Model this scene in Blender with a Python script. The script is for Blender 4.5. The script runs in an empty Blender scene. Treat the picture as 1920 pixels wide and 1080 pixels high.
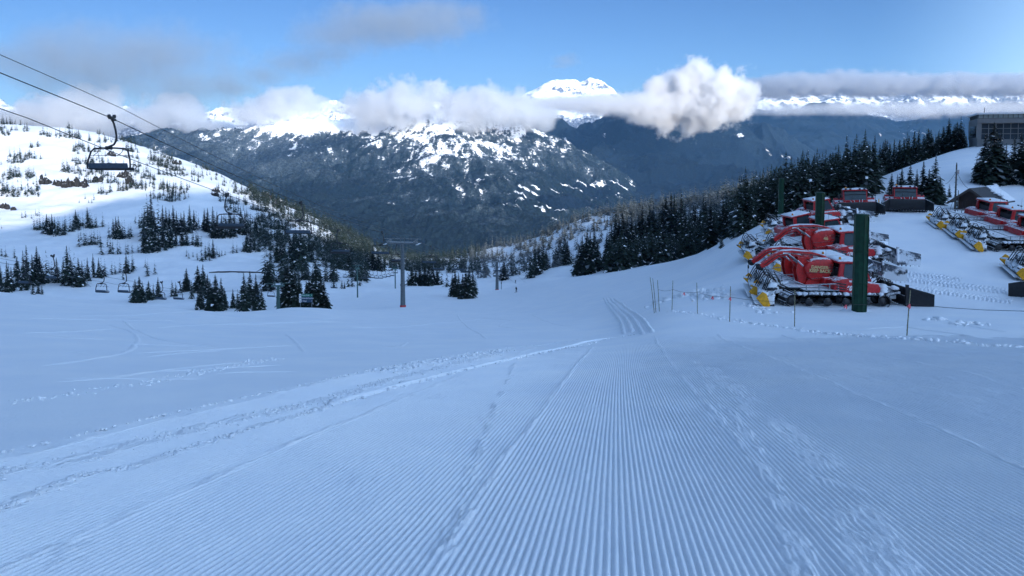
import bpy, bmesh, math, random
import numpy as np
from mathutils import Vector, Matrix
rnd = random.Random(7)
SC = bpy.context.scene
COL = SC.collection
R = math.radians

# ------------------------------------------------------------------ camera
F = 1386.0                      # focal length in photograph pixels (1920 wide)
PROW = 360.0                    # row of the optical axis (the photograph is an upper crop of the full frame)
PITCH = math.atan((PROW - 275.0) / F)    # the horizon lies at row 275
CT, ST = math.cos(PITCH), math.sin(PITCH)
def ray(px, py):
    a, b = (px - 960.0) / F, (PROW - py) / F
    return a, CT + ST * b, -ST + CT * b
def elev(py):
    b = (PROW - py) / F
    return (-ST + CT * b) / (CT + ST * b)
def uof(px, py=500.0):
    a, dy, dz = ray(px, py)
    return a / dy
def at(px, py, Y):
    a, dy, dz = ray(px, py)
    return Vector((a / dy * Y, Y, dz / dy * Y))

# ------------------------------------------------------------------ noise
def _hash(ix, iy, seed):
    h = (ix.astype(np.int64) * 374761393 + iy.astype(np.int64) * 668265263 + seed * 2147483647) & 0xffffffff
    h = ((h ^ (h >> 13)) * 1274126177) & 0xffffffff
    return (h ^ (h >> 16)) & 0xffffffff
def perlin(x, y, seed=0):
    x = np.asarray(x, float); y = np.asarray(y, float)
    ix, iy = np.floor(x).astype(np.int64), np.floor(y).astype(np.int64)
    fx, fy = x - ix, y - iy
    def g(dx, dy):
        a = _hash(ix + dx, iy + dy, seed) / 4294967296.0 * 2 * np.pi
        return np.cos(a) * (fx - dx) + np.sin(a) * (fy - dy)
    sx, sy = fx**3 * (fx * (fx * 6 - 15) + 10), fy**3 * (fy * (fy * 6 - 15) + 10)
    n0 = g(0, 0) * (1 - sx) + g(1, 0) * sx
    n1 = g(0, 1) * (1 - sx) + g(1, 1) * sx
    return (n0 * (1 - sy) + n1 * sy) * 1.5
def fbm(x, y, oct=5, seed=0, gain=0.5, lac=2.03):
    t, a = 0, 1.0
    for i in range(oct):
        t = t + a * perlin(x, y, seed + i * 17)
        x, y, a = x * lac + 3.1, y * lac - 1.7, a * gain
    return t
def ridged(x, y, oct=5, seed=0, gain=0.5, lac=2.07):
    t, a = 0, 1.0
    for i in range(oct):
        t = t + a * (1 - 2 * np.abs(perlin(x, y, seed + i * 13)))
        x, y, a = x * lac + 1.3, y * lac + 5.1, a * gain
    return t
def sstep(a, b, x):
    t = np.clip((np.asarray(x, float) - a) / (b - a), 0, 1)
    return t * t * (3 - 2 * t)
def pchip(xs, ys, x):
    xs, ys, x = np.asarray(xs, float), np.asarray(ys, float), np.asarray(x, float)
    h, d = np.diff(xs), np.diff(ys) / np.diff(xs)
    m = np.zeros_like(xs)
    m[0], m[-1] = d[0], d[-1]
    for i in range(1, len(xs) - 1):
        if d[i - 1] * d[i] > 0:
            w1, w2 = 2 * h[i] + h[i - 1], h[i] + 2 * h[i - 1]
            m[i] = (w1 + w2) / (w1 / d[i - 1] + w2 / d[i])
    i = np.clip(np.searchsorted(xs, x) - 1, 0, len(xs) - 2)
    t = np.clip((x - xs[i]) / h[i], 0, 1)
    return ((1 + 2 * t) * (1 - t)**2 * ys[i] + t * (1 - t)**2 * h[i] * m[i]
            + t * t * (3 - 2 * t) * ys[i + 1] + t * t * (t - 1) * h[i] * m[i + 1])

# ------------------------------------------------------------------ mesh helpers
def link(name, me, mat=None, parent=None):
    o = bpy.data.objects.new(name, me)
    COL.objects.link(o)
    if parent is not None:
        o.parent = parent
    if mat is not None and me is not None:
        for m in (mat if isinstance(mat, (list, tuple)) else [mat]):
            me.materials.append(m)
    return o
def tag(o, label=None, cat=None, group=None, kind=None):
    if label: o['label'] = label
    if cat: o['category'] = cat
    if group: o['group'] = group
    if kind: o['kind'] = kind
    return o
def thing(name, label, cat, loc=(0, 0, 0), rz=0.0, group=None, scale=1.0):
    o = bpy.data.objects.new(name, None)
    COL.objects.link(o)
    o.empty_display_size = 0.3
    o.location = loc
    o.rotation_euler = (0, 0, rz)
    o.scale = (scale,) * 3
    return tag(o, label, cat, group)
def copy_tree(o, parent=None):
    c = o.copy()
    COL.objects.link(c)
    c.parent = parent
    for ch in list(o.children):
        copy_tree(ch, c)
    return c
def np_mesh(name, V, faces=None, quads=None, tris=None, smooth=True):
    me = bpy.data.meshes.new(name)
    V = np.asarray(V, np.float32)
    me.vertices.add(len(V))
    me.vertices.foreach_set('co', V.ravel())
    q = np.zeros((0, 4), np.int32) if quads is None else np.asarray(quads, np.int32)
    t = np.zeros((0, 3), np.int32) if tris is None else np.asarray(tris, np.int32)
    idx = np.concatenate([q.ravel(), t.ravel()])
    cnt = np.concatenate([np.full(len(q), 4), np.full(len(t), 3)]).astype(np.int32)
    me.loops.add(len(idx))
    me.loops.foreach_set('vertex_index', idx)
    me.polygons.add(len(cnt))
    me.polygons.foreach_set('loop_start', np.concatenate([[0], np.cumsum(cnt)[:-1]]).astype(np.int32))
    me.polygons.foreach_set('use_smooth', np.full(len(cnt), bool(smooth)))
    me.update(calc_edges=True)
    return me
def grid_quads(n, m, flip=False):
    i = np.arange(n * m).reshape(n, m)
    a, b, c, d = i[:-1, :-1].ravel(), i[:-1, 1:].ravel(), i[1:, 1:].ravel(), i[1:, :-1].ravel()
    return np.stack([a, b, c, d] if not flip else [a, d, c, b], 1)
def add_attr(me, name, vals):
    at_ = me.attributes.new(name, 'FLOAT', 'POINT')
    at_.data.foreach_set('value', np.asarray(vals, np.float32).ravel())

class MB:
    """collects simple shapes, builds them as ONE mesh object"""
    def __init__(s): s.v, s.f, s.m, s.sm = [], [], [], []
    def add(s, vs, fs, mi=0, smooth=False):
        b = len(s.v)
        s.v += [tuple(v) for v in vs]
        for f in fs:
            s.f.append(tuple(b + i for i in f)); s.m.append(mi); s.sm.append(smooth)
    def box(s, c, d, rot=None, mi=0, bev=0.0, taper=(1, 1)):
        x, y, z = d[0] / 2, d[1] / 2, d[2] / 2
        M = rot if rot is not None else Matrix.Identity(3)
        c = Vector(c)
        if bev <= 0:
            vs = [Vector((sx * x * (taper[0] if sz > 0 else 1), sy * y * (taper[1] if sz > 0 else 1), sz * z)) for sz in (-1, 1) for sx, sy in ((-1, -1), (1, -1), (1, 1), (-1, 1))]
            fs = [(0, 3, 2, 1), (4, 5, 6, 7), (0, 1, 5, 4), (1, 2, 6, 5), (2, 3, 7, 6), (3, 0, 4, 7)]
            s.add([c + M @ v for v in vs], fs, mi); return
        bm = bmesh.new()
        bmesh.ops.create_cube(bm, size=1)
        for v in bm.verts:
            t = (taper if v.co.z > 0 else (1, 1))
            v.co = Vector((v.co.x * d[0] * t[0], v.co.y * d[1] * t[1], v.co.z * d[2]))
        bmesh.ops.bevel(bm, geom=bm.edges[:], offset=bev, segments=2, affect='EDGES', profile=0.6)
        bm.verts.index_update()
        s.add([c + M @ v.co for v in bm.verts], [[v.index for v in f.verts] for f in bm.faces], mi, True)
        bm.free()
    def tube(s, pts, r, n=8, mi=0, caps=True):
        pts = [Vector(p) for p in pts]
        rs = r if isinstance(r, (list, tuple)) else [r] * len(pts)
        vs, fs = [], []
        up = None
        for i, p in enumerate(pts):
            d = (pts[min(i + 1, len(pts) - 1)] - pts[max(i - 1, 0)]).normalized()
            if up is None:
                up = Vector((0, 0, 1)) if abs(d.z) < 0.9 else Vector((1, 0, 0))
            a = d.cross(up).normalized(); b = a.cross(d).normalized(); up = b
            for k in range(n):
                t = 2 * math.pi * k / n
                vs.append(p + rs[i] * (math.cos(t) * a + math.sin(t) * b))
        for i in range(len(pts) - 1):
            for k in range(n):
                fs.append((i * n + k, (i + 1) * n + k, (i + 1) * n + (k + 1) % n, i * n + (k + 1) % n))
        if caps:
            fs.append(tuple(range(n))); fs.append(tuple(reversed([(len(pts) - 1) * n + k for k in range(n)])))
        s.add(vs, fs, mi, n > 4)
    def bar(s, a, b, w, h, mi=0, up=(0, 0, 1)):
        a, b = Vector(a), Vector(b); d = (b - a); L = d.length; d.normalize()
        u = Vector(up)
        if abs(d.dot(u)) > 0.98: u = Vector((0, 1, 0))
        y = u.cross(d).normalized(); z = d.cross(y)
        s.box((a + b) / 2, (L, w, h), Matrix((d, y, z)).transposed(), mi)
    def lathe(s, prof, c=(0, 0, 0), n=16, axis='z', mi=0):
        c = Vector(c); vs, fs = [], []
        for (r_, h) in prof:
            for k in range(n):
                t = 2 * math.pi * k / n
                p = (r_ * math.cos(t), r_ * math.sin(t), h)
                if axis == 'x': p = (p[2], p[0], p[1])
                if axis == 'y': p = (p[1], p[2], p[0])
                vs.append(c + Vector(p))
        for i in range(len(prof) - 1):
            for k in range(n):
                fs.append((i * n + k, i * n + (k + 1) % n, (i + 1) * n + (k + 1) % n, (i + 1) * n + k))
        fs.append(tuple(reversed(range(n)))); fs.append(tuple((len(prof) - 1) * n + k for k in range(n)))
        s.add(vs, fs, mi, True)
    def prism(s, poly, y0, y1, mi=0, axis='y', bev=0.0):
        """outline in the x-z plane, extruded along y (or given axis)"""
        n = len(poly)
        def P(p, t):
            if axis == 'y': return (p[0], t, p[1])
            if axis == 'x': return (t, p[0], p[1])
            return (p[0], p[1], t)
        if bev <= 0:
            vs = [P(p, y0) for p in poly] + [P(p, y1) for p in poly]
            fs = [tuple(range(n)), tuple(reversed(range(n, 2 * n)))] + [(i, n + i, n + (i + 1) % n, (i + 1) % n) for i in range(n)]
            s.add(vs, fs, mi); return
        bm = bmesh.new()
        a = [bm.verts.new(P(p, y0)) for p in poly]; b = [bm.verts.new(P(p, y1)) for p in poly]
        bm.faces.new(a); bm.faces.new(list(reversed(b)))
        for i in range(n): bm.faces.new((a[i], b[i], b[(i + 1) % n], a[(i + 1) % n]))
        bmesh.ops.recalc_face_normals(bm, faces=bm.faces[:])
        bmesh.ops.bevel(bm, geom=bm.edges[:], offset=bev, segments=2, affect='EDGES', profile=0.6)
        bm.verts.index_update()
        s.add([v.co.copy() for v in bm.verts], [[v.index for v in f.verts] for f in bm.faces], mi, True)
        bm.free()
    def blob(s, c, r, seed=0, mi=0, sub=2, amp=0.35, sq=(1, 1, 1)):
        bm = bmesh.new(); bmesh.ops.create_icosphere(bm, subdivisions=sub, radius=1)
        rr = random.Random(seed); o = Vector((rr.uniform(-9, 9), rr.uniform(-9, 9), rr.uniform(-9, 9)))
        from mathutils import noise as N
        c = Vector(c); bm.verts.index_update()
        vs = []
        for v in bm.verts:
            k = 1 + amp * N.noise(v.co * 1.3 + o) + amp * 0.5 * N.noise(v.co * 3.1 + o)
            vs.append(c + Vector((v.co.x * sq[0], v.co.y * sq[1], v.co.z * sq[2])) * (r * k))
        s.add(vs, [[v.index for v in f.verts] for f in bm.faces], mi, True)
        bm.free()
    def mesh(s, name):
        me = bpy.data.meshes.new(name)
        me.from_pydata(s.v, [], s.f)
        me.polygons.foreach_set('material_index', s.m)
        me.polygons.foreach_set('use_smooth', s.sm)
        bm = bmesh.new(); bm.from_mesh(me)
        bmesh.ops.recalc_face_normals(bm, faces=bm.faces[:])
        bm.to_mesh(me); bm.free()
        me.update()
        return me
    def build(s, name, mat, parent=None):
        return link(name, s.mesh(name), mat, parent)

# ------------------------------------------------------------------ materials
def new_mat(name):
    m = bpy.data.materials.new(name); m.use_nodes = True
    nt = m.node_tree; nt.nodes.clear()
    out = nt.nodes.new('ShaderNodeOutputMaterial')
    bs = nt.nodes.new('ShaderNodeBsdfPrincipled')
    nt.links.new(bs.outputs[0], out.inputs[0])
    return m, nt, bs
def N_(nt, t, **kw):
    n = nt.nodes.new('ShaderNode' + t)
    for k, v in kw.items():
        if k.startswith('i_'):
            key = k[2:]
            n.inputs[int(key) if key.isdigit() else key.replace('_', ' ')].default_value = v
        else: setattr(n, k, v)
    return n
def math_(nt, op, a, b=None, c=None, clamp=False):
    n = nt.nodes.new('ShaderNodeMath'); n.operation = op; n.use_clamp = clamp
    for i, v in enumerate((a, b, c)):
        if v is None: continue
        if isinstance(v, (int, float)): n.inputs[i].default_value = v
        else: nt.links.new(v, n.inputs[i])
    return n.outputs[0]
def mixc(nt, f, a, b):
    n = nt.nodes.new('ShaderNodeMix'); n.data_type = 'RGBA'
    for i, v in ((0, f), (6, a), (7, b)):
        if isinstance(v, (int, float)): n.inputs[i].default_value = v
        elif isinstance(v, tuple): n.inputs[i].default_value = v if len(v) == 4 else (*v, 1)
        else: nt.links.new(v, n.inputs[i])
    return n.outputs[2]
def noise_(nt, scale, detail=4, rough=0.55, vec=None, dist=0.0):
    n = N_(nt, 'TexNoise'); n.inputs['Scale'].default_value = scale; n.inputs['Detail'].default_value = detail
    n.inputs['Roughness'].default_value = rough; n.inputs['Distortion'].default_value = dist
    if vec is not None: nt.links.new(vec, n.inputs['Vector'])
    return n.outputs['Fac']
def ramp_(nt, fac, p0, p1):
    n = N_(nt, 'MapRange'); n.interpolation_type = 'SMOOTHSTEP'
    n.inputs['From Min'].default_value = p0; n.inputs['From Max'].default_value = p1
    nt.links.new(fac, n.inputs['Value'])
    return n.outputs['Result']
def bump_(nt, h, dist, strength=1.0, bs=None):
    n = N_(nt, 'Bump'); n.inputs['Distance'].default_value = dist; n.inputs['Strength'].default_value = strength
    nt.links.new(h, n.inputs['Height'])
    if bs is not None: nt.links.new(n.outputs[0], bs.inputs['Normal'])
    return n
def obj_coord(nt, out='Object'):
    return N_(nt, 'TexCoord').outputs[out]
MATS = {}
def paint(name, col, rough=0.45, metal=0.0, var=0.25, snow=0.0, scale=6.0, spec=0.5):
    """painted or bare surface with wear, grime and (snow > 0) snow caught on faces that look up"""
    if name in MATS: return MATS[name]
    m, nt, bs = new_mat(name)
    tc = obj_coord(nt)
    n1 = noise_(nt, scale, 6, 0.65, tc)
    k = ramp_(nt, n1, 0.35, 0.7)
    c = mixc(nt, k, tuple(x * (1 - var) for x in col), tuple(min(1, x * (1 + var * 0.5)) for x in col))
    rgh = math_(nt, 'MULTIPLY_ADD', n1, 0.3, rough - 0.15, clamp=True)
    if snow > 0:
        geo = N_(nt, 'NewGeometry'); sep = N_(nt, 'SeparateXYZ'); nt.links.new(geo.outputs['Normal'], sep.inputs[0])
        n2 = noise_(nt, scale * 0.9, 5, 0.7, tc)
        up = math_(nt, 'MULTIPLY_ADD', n2, 1.6, sep.outputs['Z'])
        f = ramp_(nt, up, 1.75 - snow, 1.95 - snow)
        c = mixc(nt, f, c, (0.82, 0.84, 0.86))
        rgh = math_(nt, 'MAXIMUM', rgh, math_(nt, 'MULTIPLY', f, 0.8))
        mt = math_(nt, 'MULTIPLY', math_(nt, 'SUBTRACT', 1.0, f), metal)
        nt.links.new(mt, bs.inputs['Metallic'])
    else:
        bs.inputs['Metallic'].default_value = metal
    bs.inputs['Specular IOR Level'].default_value = spec
    nt.links.new(c, bs.inputs['Base Color']); nt.links.new(rgh, bs.inputs['Roughness'])
    MATS[name] = m
    return m
# ------------------------------------------------------------------ ground: height profiles (distance, photograph row) per photograph column
CAM_H, SLOPE = 1.6, 0.216
def plane_py(Y):
    e = -(CAM_H + SLOPE * Y) / Y
    b = math.tan(math.atan(e) + PITCH)
    return PROW - F * b
COLS = {
 -700: [(10,800),(20,660),(35,575),(60,520),(90,500),(130,500),(220,470),(320,400),(450,300),(600,220),(800,170),(1000,180)],
 -300: [(10,795),(20,662),(35,590),(60,545),(78,530),(110,545),(170,560),(260,520),(330,470),(420,400),(520,330),(650,250),(800,205),(950,200),(1200,260)],
 0:   [(10,790),(20,666),(35,602),(55,565),(75,548),(110,565),(160,578),(220,566),(280,543),(330,515),(400,468),(480,425),(560,385),(650,330),(760,270),(880,231),(950,236),(1200,330)],
 150: [(10,788),(20,672),(35,613),(55,577),(72,563),(105,580),(165,592),(230,576),(290,548),(340,518),(400,475),(480,428),(560,382),(640,340),(760,280),(870,243),(950,252),(1200,340)],
 300: [(20,680),(35,625),(50,594),(68,577),(100,592),(160,600),(230,584),(290,556),(340,525),(400,485),(480,435),(560,392),(640,350),(760,305),(850,283),(1000,340)],
 450: [(20,684),(35,636),(50,606),(70,585),(100,598),(180,598),(250,570),(320,535),(400,498),(480,455),(600,400),(720,352),(790,340),(1000,430)],
 550: [(20,686),(35,640),(50,610),(80,576),(110,583),(180,582),(250,560),(320,535),(420,498),(520,455),(620,415),(705,391),(760,400),(1000,500)],
 650: [(20,686),(35,641),(50,613),(78,588),(105,578),(135,584),(200,572),(280,549),(340,532),(450,505),(560,470),(680,440),(730,436),(1000,520)],
 750: [(20,686),(35,642),(60,607),(100,590),(141,575),(180,567),(240,553),(320,536),(420,520),(560,502),(700,487),(770,484),(1000,540)],
 850: [(20,686),(35,643),(60,610),(100,592),(140,577),(190,563),(260,547),(330,536),(420,527),(560,505),(680,488),(760,482),(1000,530)],
 930: [(20,686),(35,643),(60,610),(100,592),(140,574),(200,561),(280,548),(350,537),(430,523),(550,500),(660,478),(760,464),(1000,510)],
 1020:[(20,685),(35,642),(60,608),(100,585),(150,558),(210,536),(270,518),(330,530),(430,515),(540,490),(660,455),(760,442),(1000,490)],
 1100:[(20,684),(35,640),(45,624),(65,600),(100,568),(160,537),(230,516),(300,526),(400,500),(500,470),(620,425),(710,404),(780,410),(1000,470)],
 1180:[(20,681),(35,632),(45,610),(65,578),(100,546),(150,520),(220,502),(280,510),(400,478),(520,440),(620,405),(690,395),(760,405),(1000,460)],
 1260:[(20,676),(35,612),(46,576),(62,550),(100,518),(160,497),(200,489),(260,498),(400,458),(540,408),(640,390),(720,400),(1000,460)],
 1340:[(20,670),(34,612),(46,570),(60,530),(80,497),(110,474),(150,460),(200,466),(400,428),(500,388),(580,372),(680,390),(1000,450)],
 1420:[(20,664),(30,627),(38,596),(46,564),(54,528),(64,482),(76,440),(100,425),(150,412),(250,398),(420,365),(500,358),(600,370),(1000,440)],
 1550: [(20,658),(27,634),(34,610),(40,588),(46,567),(54,518),(62,472),(70,432),(78,406),(100,389),(130,374),(180,366),(300,358),(420,352),(600,380),(1000,440)],
 1690: [(20,652),(27,628),(34,606),(40,587),(46,567),(54,514),(62,466),(70,428),(78,404),(90,388),(110,362),(130,332),(145,316),(180,325),(300,350),(1000,420)],
 1800: [(15,682),(21,650),(27,626),(34,604),(40,586),(46,567),(54,514),(62,466),(70,428),(78,404),(96,392),(115,345),(140,288),(155,277),(220,300),(400,360),(1000,420)],
 1920: [(15,680),(20,654),(26,630),(33,605),(40,586),(46,567),(54,514),(62,466),(70,428),(78,404),(96,394),(115,340),(140,280),(158,264),(220,280),(400,340),(1000,420)],
 2300: [(15,676),(20,650),(26,628),(33,604),(40,586),(46,567),(54,514),(62,466),(70,428),(78,404),(100,370),(150,270),(200,250),(400,300),(1000,400)],
}
YS = np.concatenate([np.linspace(-60, 4, 20)[:-1], np.geomspace(4, 1150, 420)])
def _col(px, nodes):
    Y0 = [-60, -20, 0, 4] + ([7] if nodes[0][0] > 9 else [])
    xs = Y0[:]; zs = [-(CAM_H + SLOPE * y) for y in Y0]
    for (Y, py) in nodes:
        xs.append(Y); zs.append(elev(py) * Y)
    xs.append(1150); zs.append(zs[-1] - 30)
    return pchip(xs, zs, YS)
_pxs = sorted(COLS)
_us = np.array([uof(p) for p in _pxs])
_tab = np.stack([_col(p, COLS[p]) for p in _pxs], 1)
UF = np.linspace(_us[0], _us[-1], 500)
HT = np.stack([pchip(_us, row, UF) for row in _tab])
_k = np.exp(-0.5 * (np.arange(-14, 15) / 5.0)**2); _k /= _k.sum()
HT = np.stack([np.convolve(np.pad(r_, 14, mode='edge'), _k, 'valid') for r_ in HT])
def Hbase(x, y):
    x, y = np.asarray(x, float), np.asarray(y, float)
    yy = np.clip(y, YS[0], YS[-1])
    u = x / np.maximum(yy, 3.0)
    u = np.clip(u, UF[0], UF[-1])
    j = np.clip(np.searchsorted(YS, yy) - 1, 0, len(YS) - 2)
    t = (yy - YS[j]) / (YS[j + 1] - YS[j])
    g = (u - UF[0]) / (UF[1] - UF[0]); i = np.clip(g.astype(int), 0, len(UF) - 2); w = g - i
    return ((HT[j, i] * (1 - w) + HT[j, i + 1] * w) * (1 - t) + (HT[j + 1, i] * (1 - w) + HT[j + 1, i + 1] * w) * t)
def rough_mask(x, y):
    """0 on groomed piste and terrace, 1 on wild slopes"""
    return sstep(150, 420, y)
def H(x, y):
    x, y = np.asarray(x, float), np.asarray(y, float)
    h = Hbase(x, y)
    m = rough_mask(x, y)
    h = h + m * (1.6 * fbm(x / 60, y / 60, 3, 3) + 0.9 * fbm(x / 17, y / 17, 4, 9))
    h = h + (1 - m) * sstep(12, 60, y) * 0.10 * fbm(x / 9, y / 13, 3, 21)
    h = h + 0.012 * fbm(x / 2.1, y / 2.6, 3, 33) * sstep(9, 30, y)
    # ploughed bank of loose snow below the terrace fence
    return h
def Hz(x, y): return float(H(np.array([x]), np.array([y]))[0])
def ground_at(px, Y, py=520):
    a = uof(px, py); x = a * Y
    return Vector((x, Y, Hz(x, Y)))
def ground_hit(px, py, y0=2.0, y1=1100.0):
    """the first point of the ground that the photograph's ray through (px, py) meets"""
    a, dy, dz = ray(px, py)
    Yk, lo, hi = None, y0, y1
    for n in (260, 24, 24):
        Y = np.geomspace(lo, hi, n)
        d = dz / dy * Y - H(a / dy * Y, Y)
        k = int(np.argmax(d < 0))
        if d[k] >= 0:
            if Yk is None: return None
            break
        Yk = Y[k]; lo, hi = Y[max(0, k - 1)], Y[k]
        if k == 0: break
    return Vector((a / dy * Yk, Yk, dz / dy * Yk))
# ------------------------------------------------------------------ ground sheet
def snow_material():
    m, nt, bs = new_mat('piste_snow')
    tc = obj_coord(nt)
    a_rock = N_(nt, 'Attribute', attribute_name='rough')
    n1 = noise_(nt, 0.35, 5, 0.6, tc)
    n2 = noise_(nt, 14.0, 4, 0.7, tc)
    n3 = noise_(nt, 120.0, 2, 0.6, tc)
    base = mixc(nt, ramp_(nt, n1, 0.3, 0.75), (0.80, 0.83, 0.87), (0.88, 0.89, 0.90))
    nt.links.new(base, bs.inputs['Base Color'])
    bs.inputs['Roughness'].default_value = 0.65
    bs.inputs['Specular IOR Level'].default_value = 0.25
    h = math_(nt, 'ADD', math_(nt, 'MULTIPLY', n2, 0.03), math_(nt, 'MULTIPLY', n3, 0.008))
    bump_(nt, h, 0.6, 0.9, bs)
    return m
M_SNOW = snow_material()

def build_ground():
    yy = np.concatenate([np.linspace(-60, 3, 24)[:-1], np.geomspace(3, 1150, 620)])
    uu = np.linspace(-1.12, 1.12, 640)
    X = uu[None, :] * (np.maximum(yy, -8)[:, None] + 14.0)
    Y = np.repeat(yy[:, None], len(uu), 1)
    Z = H(X, Y)
    Z = Z - CORD.lower(X, Y) if CORD else Z
    V = np.stack([X, Y, Z], -1).reshape(-1, 3)
    me = np_mesh('ground', V, quads=grid_quads(len(yy), len(uu)))
    o = link('ground', me, M_SNOW)
    return tag(o, kind='structure')

# ------------------------------------------------------------------ far mountains
def mountain_material(name, forest, dusted, snowcol=(0.85, 0.86, 0.88), tree=0.045, rock=(0.10, 0.10, 0.11), fine=1.0):
    m, nt, bs = new_mat(name)
    tc = obj_coord(nt)
    at_ = N_(nt, 'Attribute', attribute_name='snow')
    at2 = N_(nt, 'Attribute', attribute_name='dust')
    n_f = noise_(nt, tree, 5, 0.8, tc)
    n_m = noise_(nt, tree * 0.28, 4, 0.65, tc)
    d = math_(nt, 'ADD', at2.outputs['Fac'], math_(nt, 'MULTIPLY_ADD', n_f, 1.6, -0.8))
    c = mixc(nt, math_(nt, 'MAXIMUM', math_(nt, 'MINIMUM', d, 1.0), 0.0), forest, dusted)
    n_t = noise_(nt, tree * 2.6, 2, 0.7, tc)
    hv = N_(nt, 'HueSaturation'); nt.links.new(math_(nt, 'MULTIPLY_ADD', ramp_(nt, n_t, 0.36, 0.66), 1.5, 0.35), hv.inputs['Value']); nt.links.new(c, hv.inputs['Color']); c = hv.outputs[0]
    s = math_(nt, 'ADD', at_.outputs['Fac'], math_(nt, 'ADD', math_(nt, 'MULTIPLY_ADD', n_f, fine, -0.5 * fine), math_(nt, 'MULTIPLY_ADD', n_m, 0.6, -0.3)))
    c = mixc(nt, ramp_(nt, s, 0.42, 0.66), c, snowcol)
    nt.links.new(c, bs.inputs['Base Color'])
    bs.inputs['Roughness'].default_value = 0.9
    bs.inputs['Specular IOR Level'].default_value = 0.1
    return m
def far_sheet(name, cols, y0, y1, nu, ny, rough, snow_fn, mat, seed, trees=0.0, back=0.6, crag=0.0, form=0.10):
    pxs = sorted(cols); us = np.array([uof(p, 300) for p in pxs])
    yy = np.linspace(y0, y1, ny)
    tab, tops = [], []
    for p in pxs:
        nodes = cols[p]
        xs = [n[0] for n in nodes]; zs = [elev(n[1]) * n[0] for n in nodes]
        if xs[0] > y0: xs.insert(0, y0 - 1); zs.insert(0, zs[0] - (nodes[0][0] - y0) * 0.15)
        if xs[-1] < y1: xs.append(y1 + 1); zs.append(zs[-1] - (y1 - nodes[-1][0]) * back)
        tab.append(pchip(xs, zs, yy)); tops.append(zs[-1])
    tab = np.stack(tab, 1)
    uu = np.linspace(us[0], us[-1], nu)
    Z = np.stack([pchip(us, r_, uu) for r_ in tab])
    X = uu[None, :] * yy[:, None]; Y = np.repeat(yy[:, None], nu, 1)
    s = rough
    wx = X + 0.6 * s * fbm(X / s / 3, Y / s / 3, 2, seed + 5); wy = Y + 0.6 * s * fbm(X / s / 3, Y / s / 3, 2, seed + 8)
    big = ridged(wx / s / 2.2, wy / s / 2.2, 5, seed, 0.5)
    Z = Z + form * s * (big - 0.6) + crag * ridged(wx / s * 2, wy / s * 2, 4, seed + 3, 0.6)
    if trees:
        Z = Z + trees * fbm(X / 26, Y / 26, 2, seed + 40)
    gx = np.gradient(Z, axis=1) / np.gradient(X, axis=1); gy = np.gradient(Z, axis=0) / np.gradient(Y, axis=0)
    me = np_mesh(name, np.stack([X, Y, Z], -1).reshape(-1, 3), quads=grid_quads(ny, nu))
    sn, du = snow_fn(X, Y, Z, gx, gy)
    add_attr(me, 'snow', sn); add_attr(me, 'dust', du)
    o = link(name, me, mat)
    return tag(o, kind='structure')
def pyof(X, Y, Z):
    """photograph row of a point, used to set the snow line where the photograph has it"""
    e = Z / Y
    return PROW - F * np.tan(np.arctan(e) + PITCH)

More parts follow.
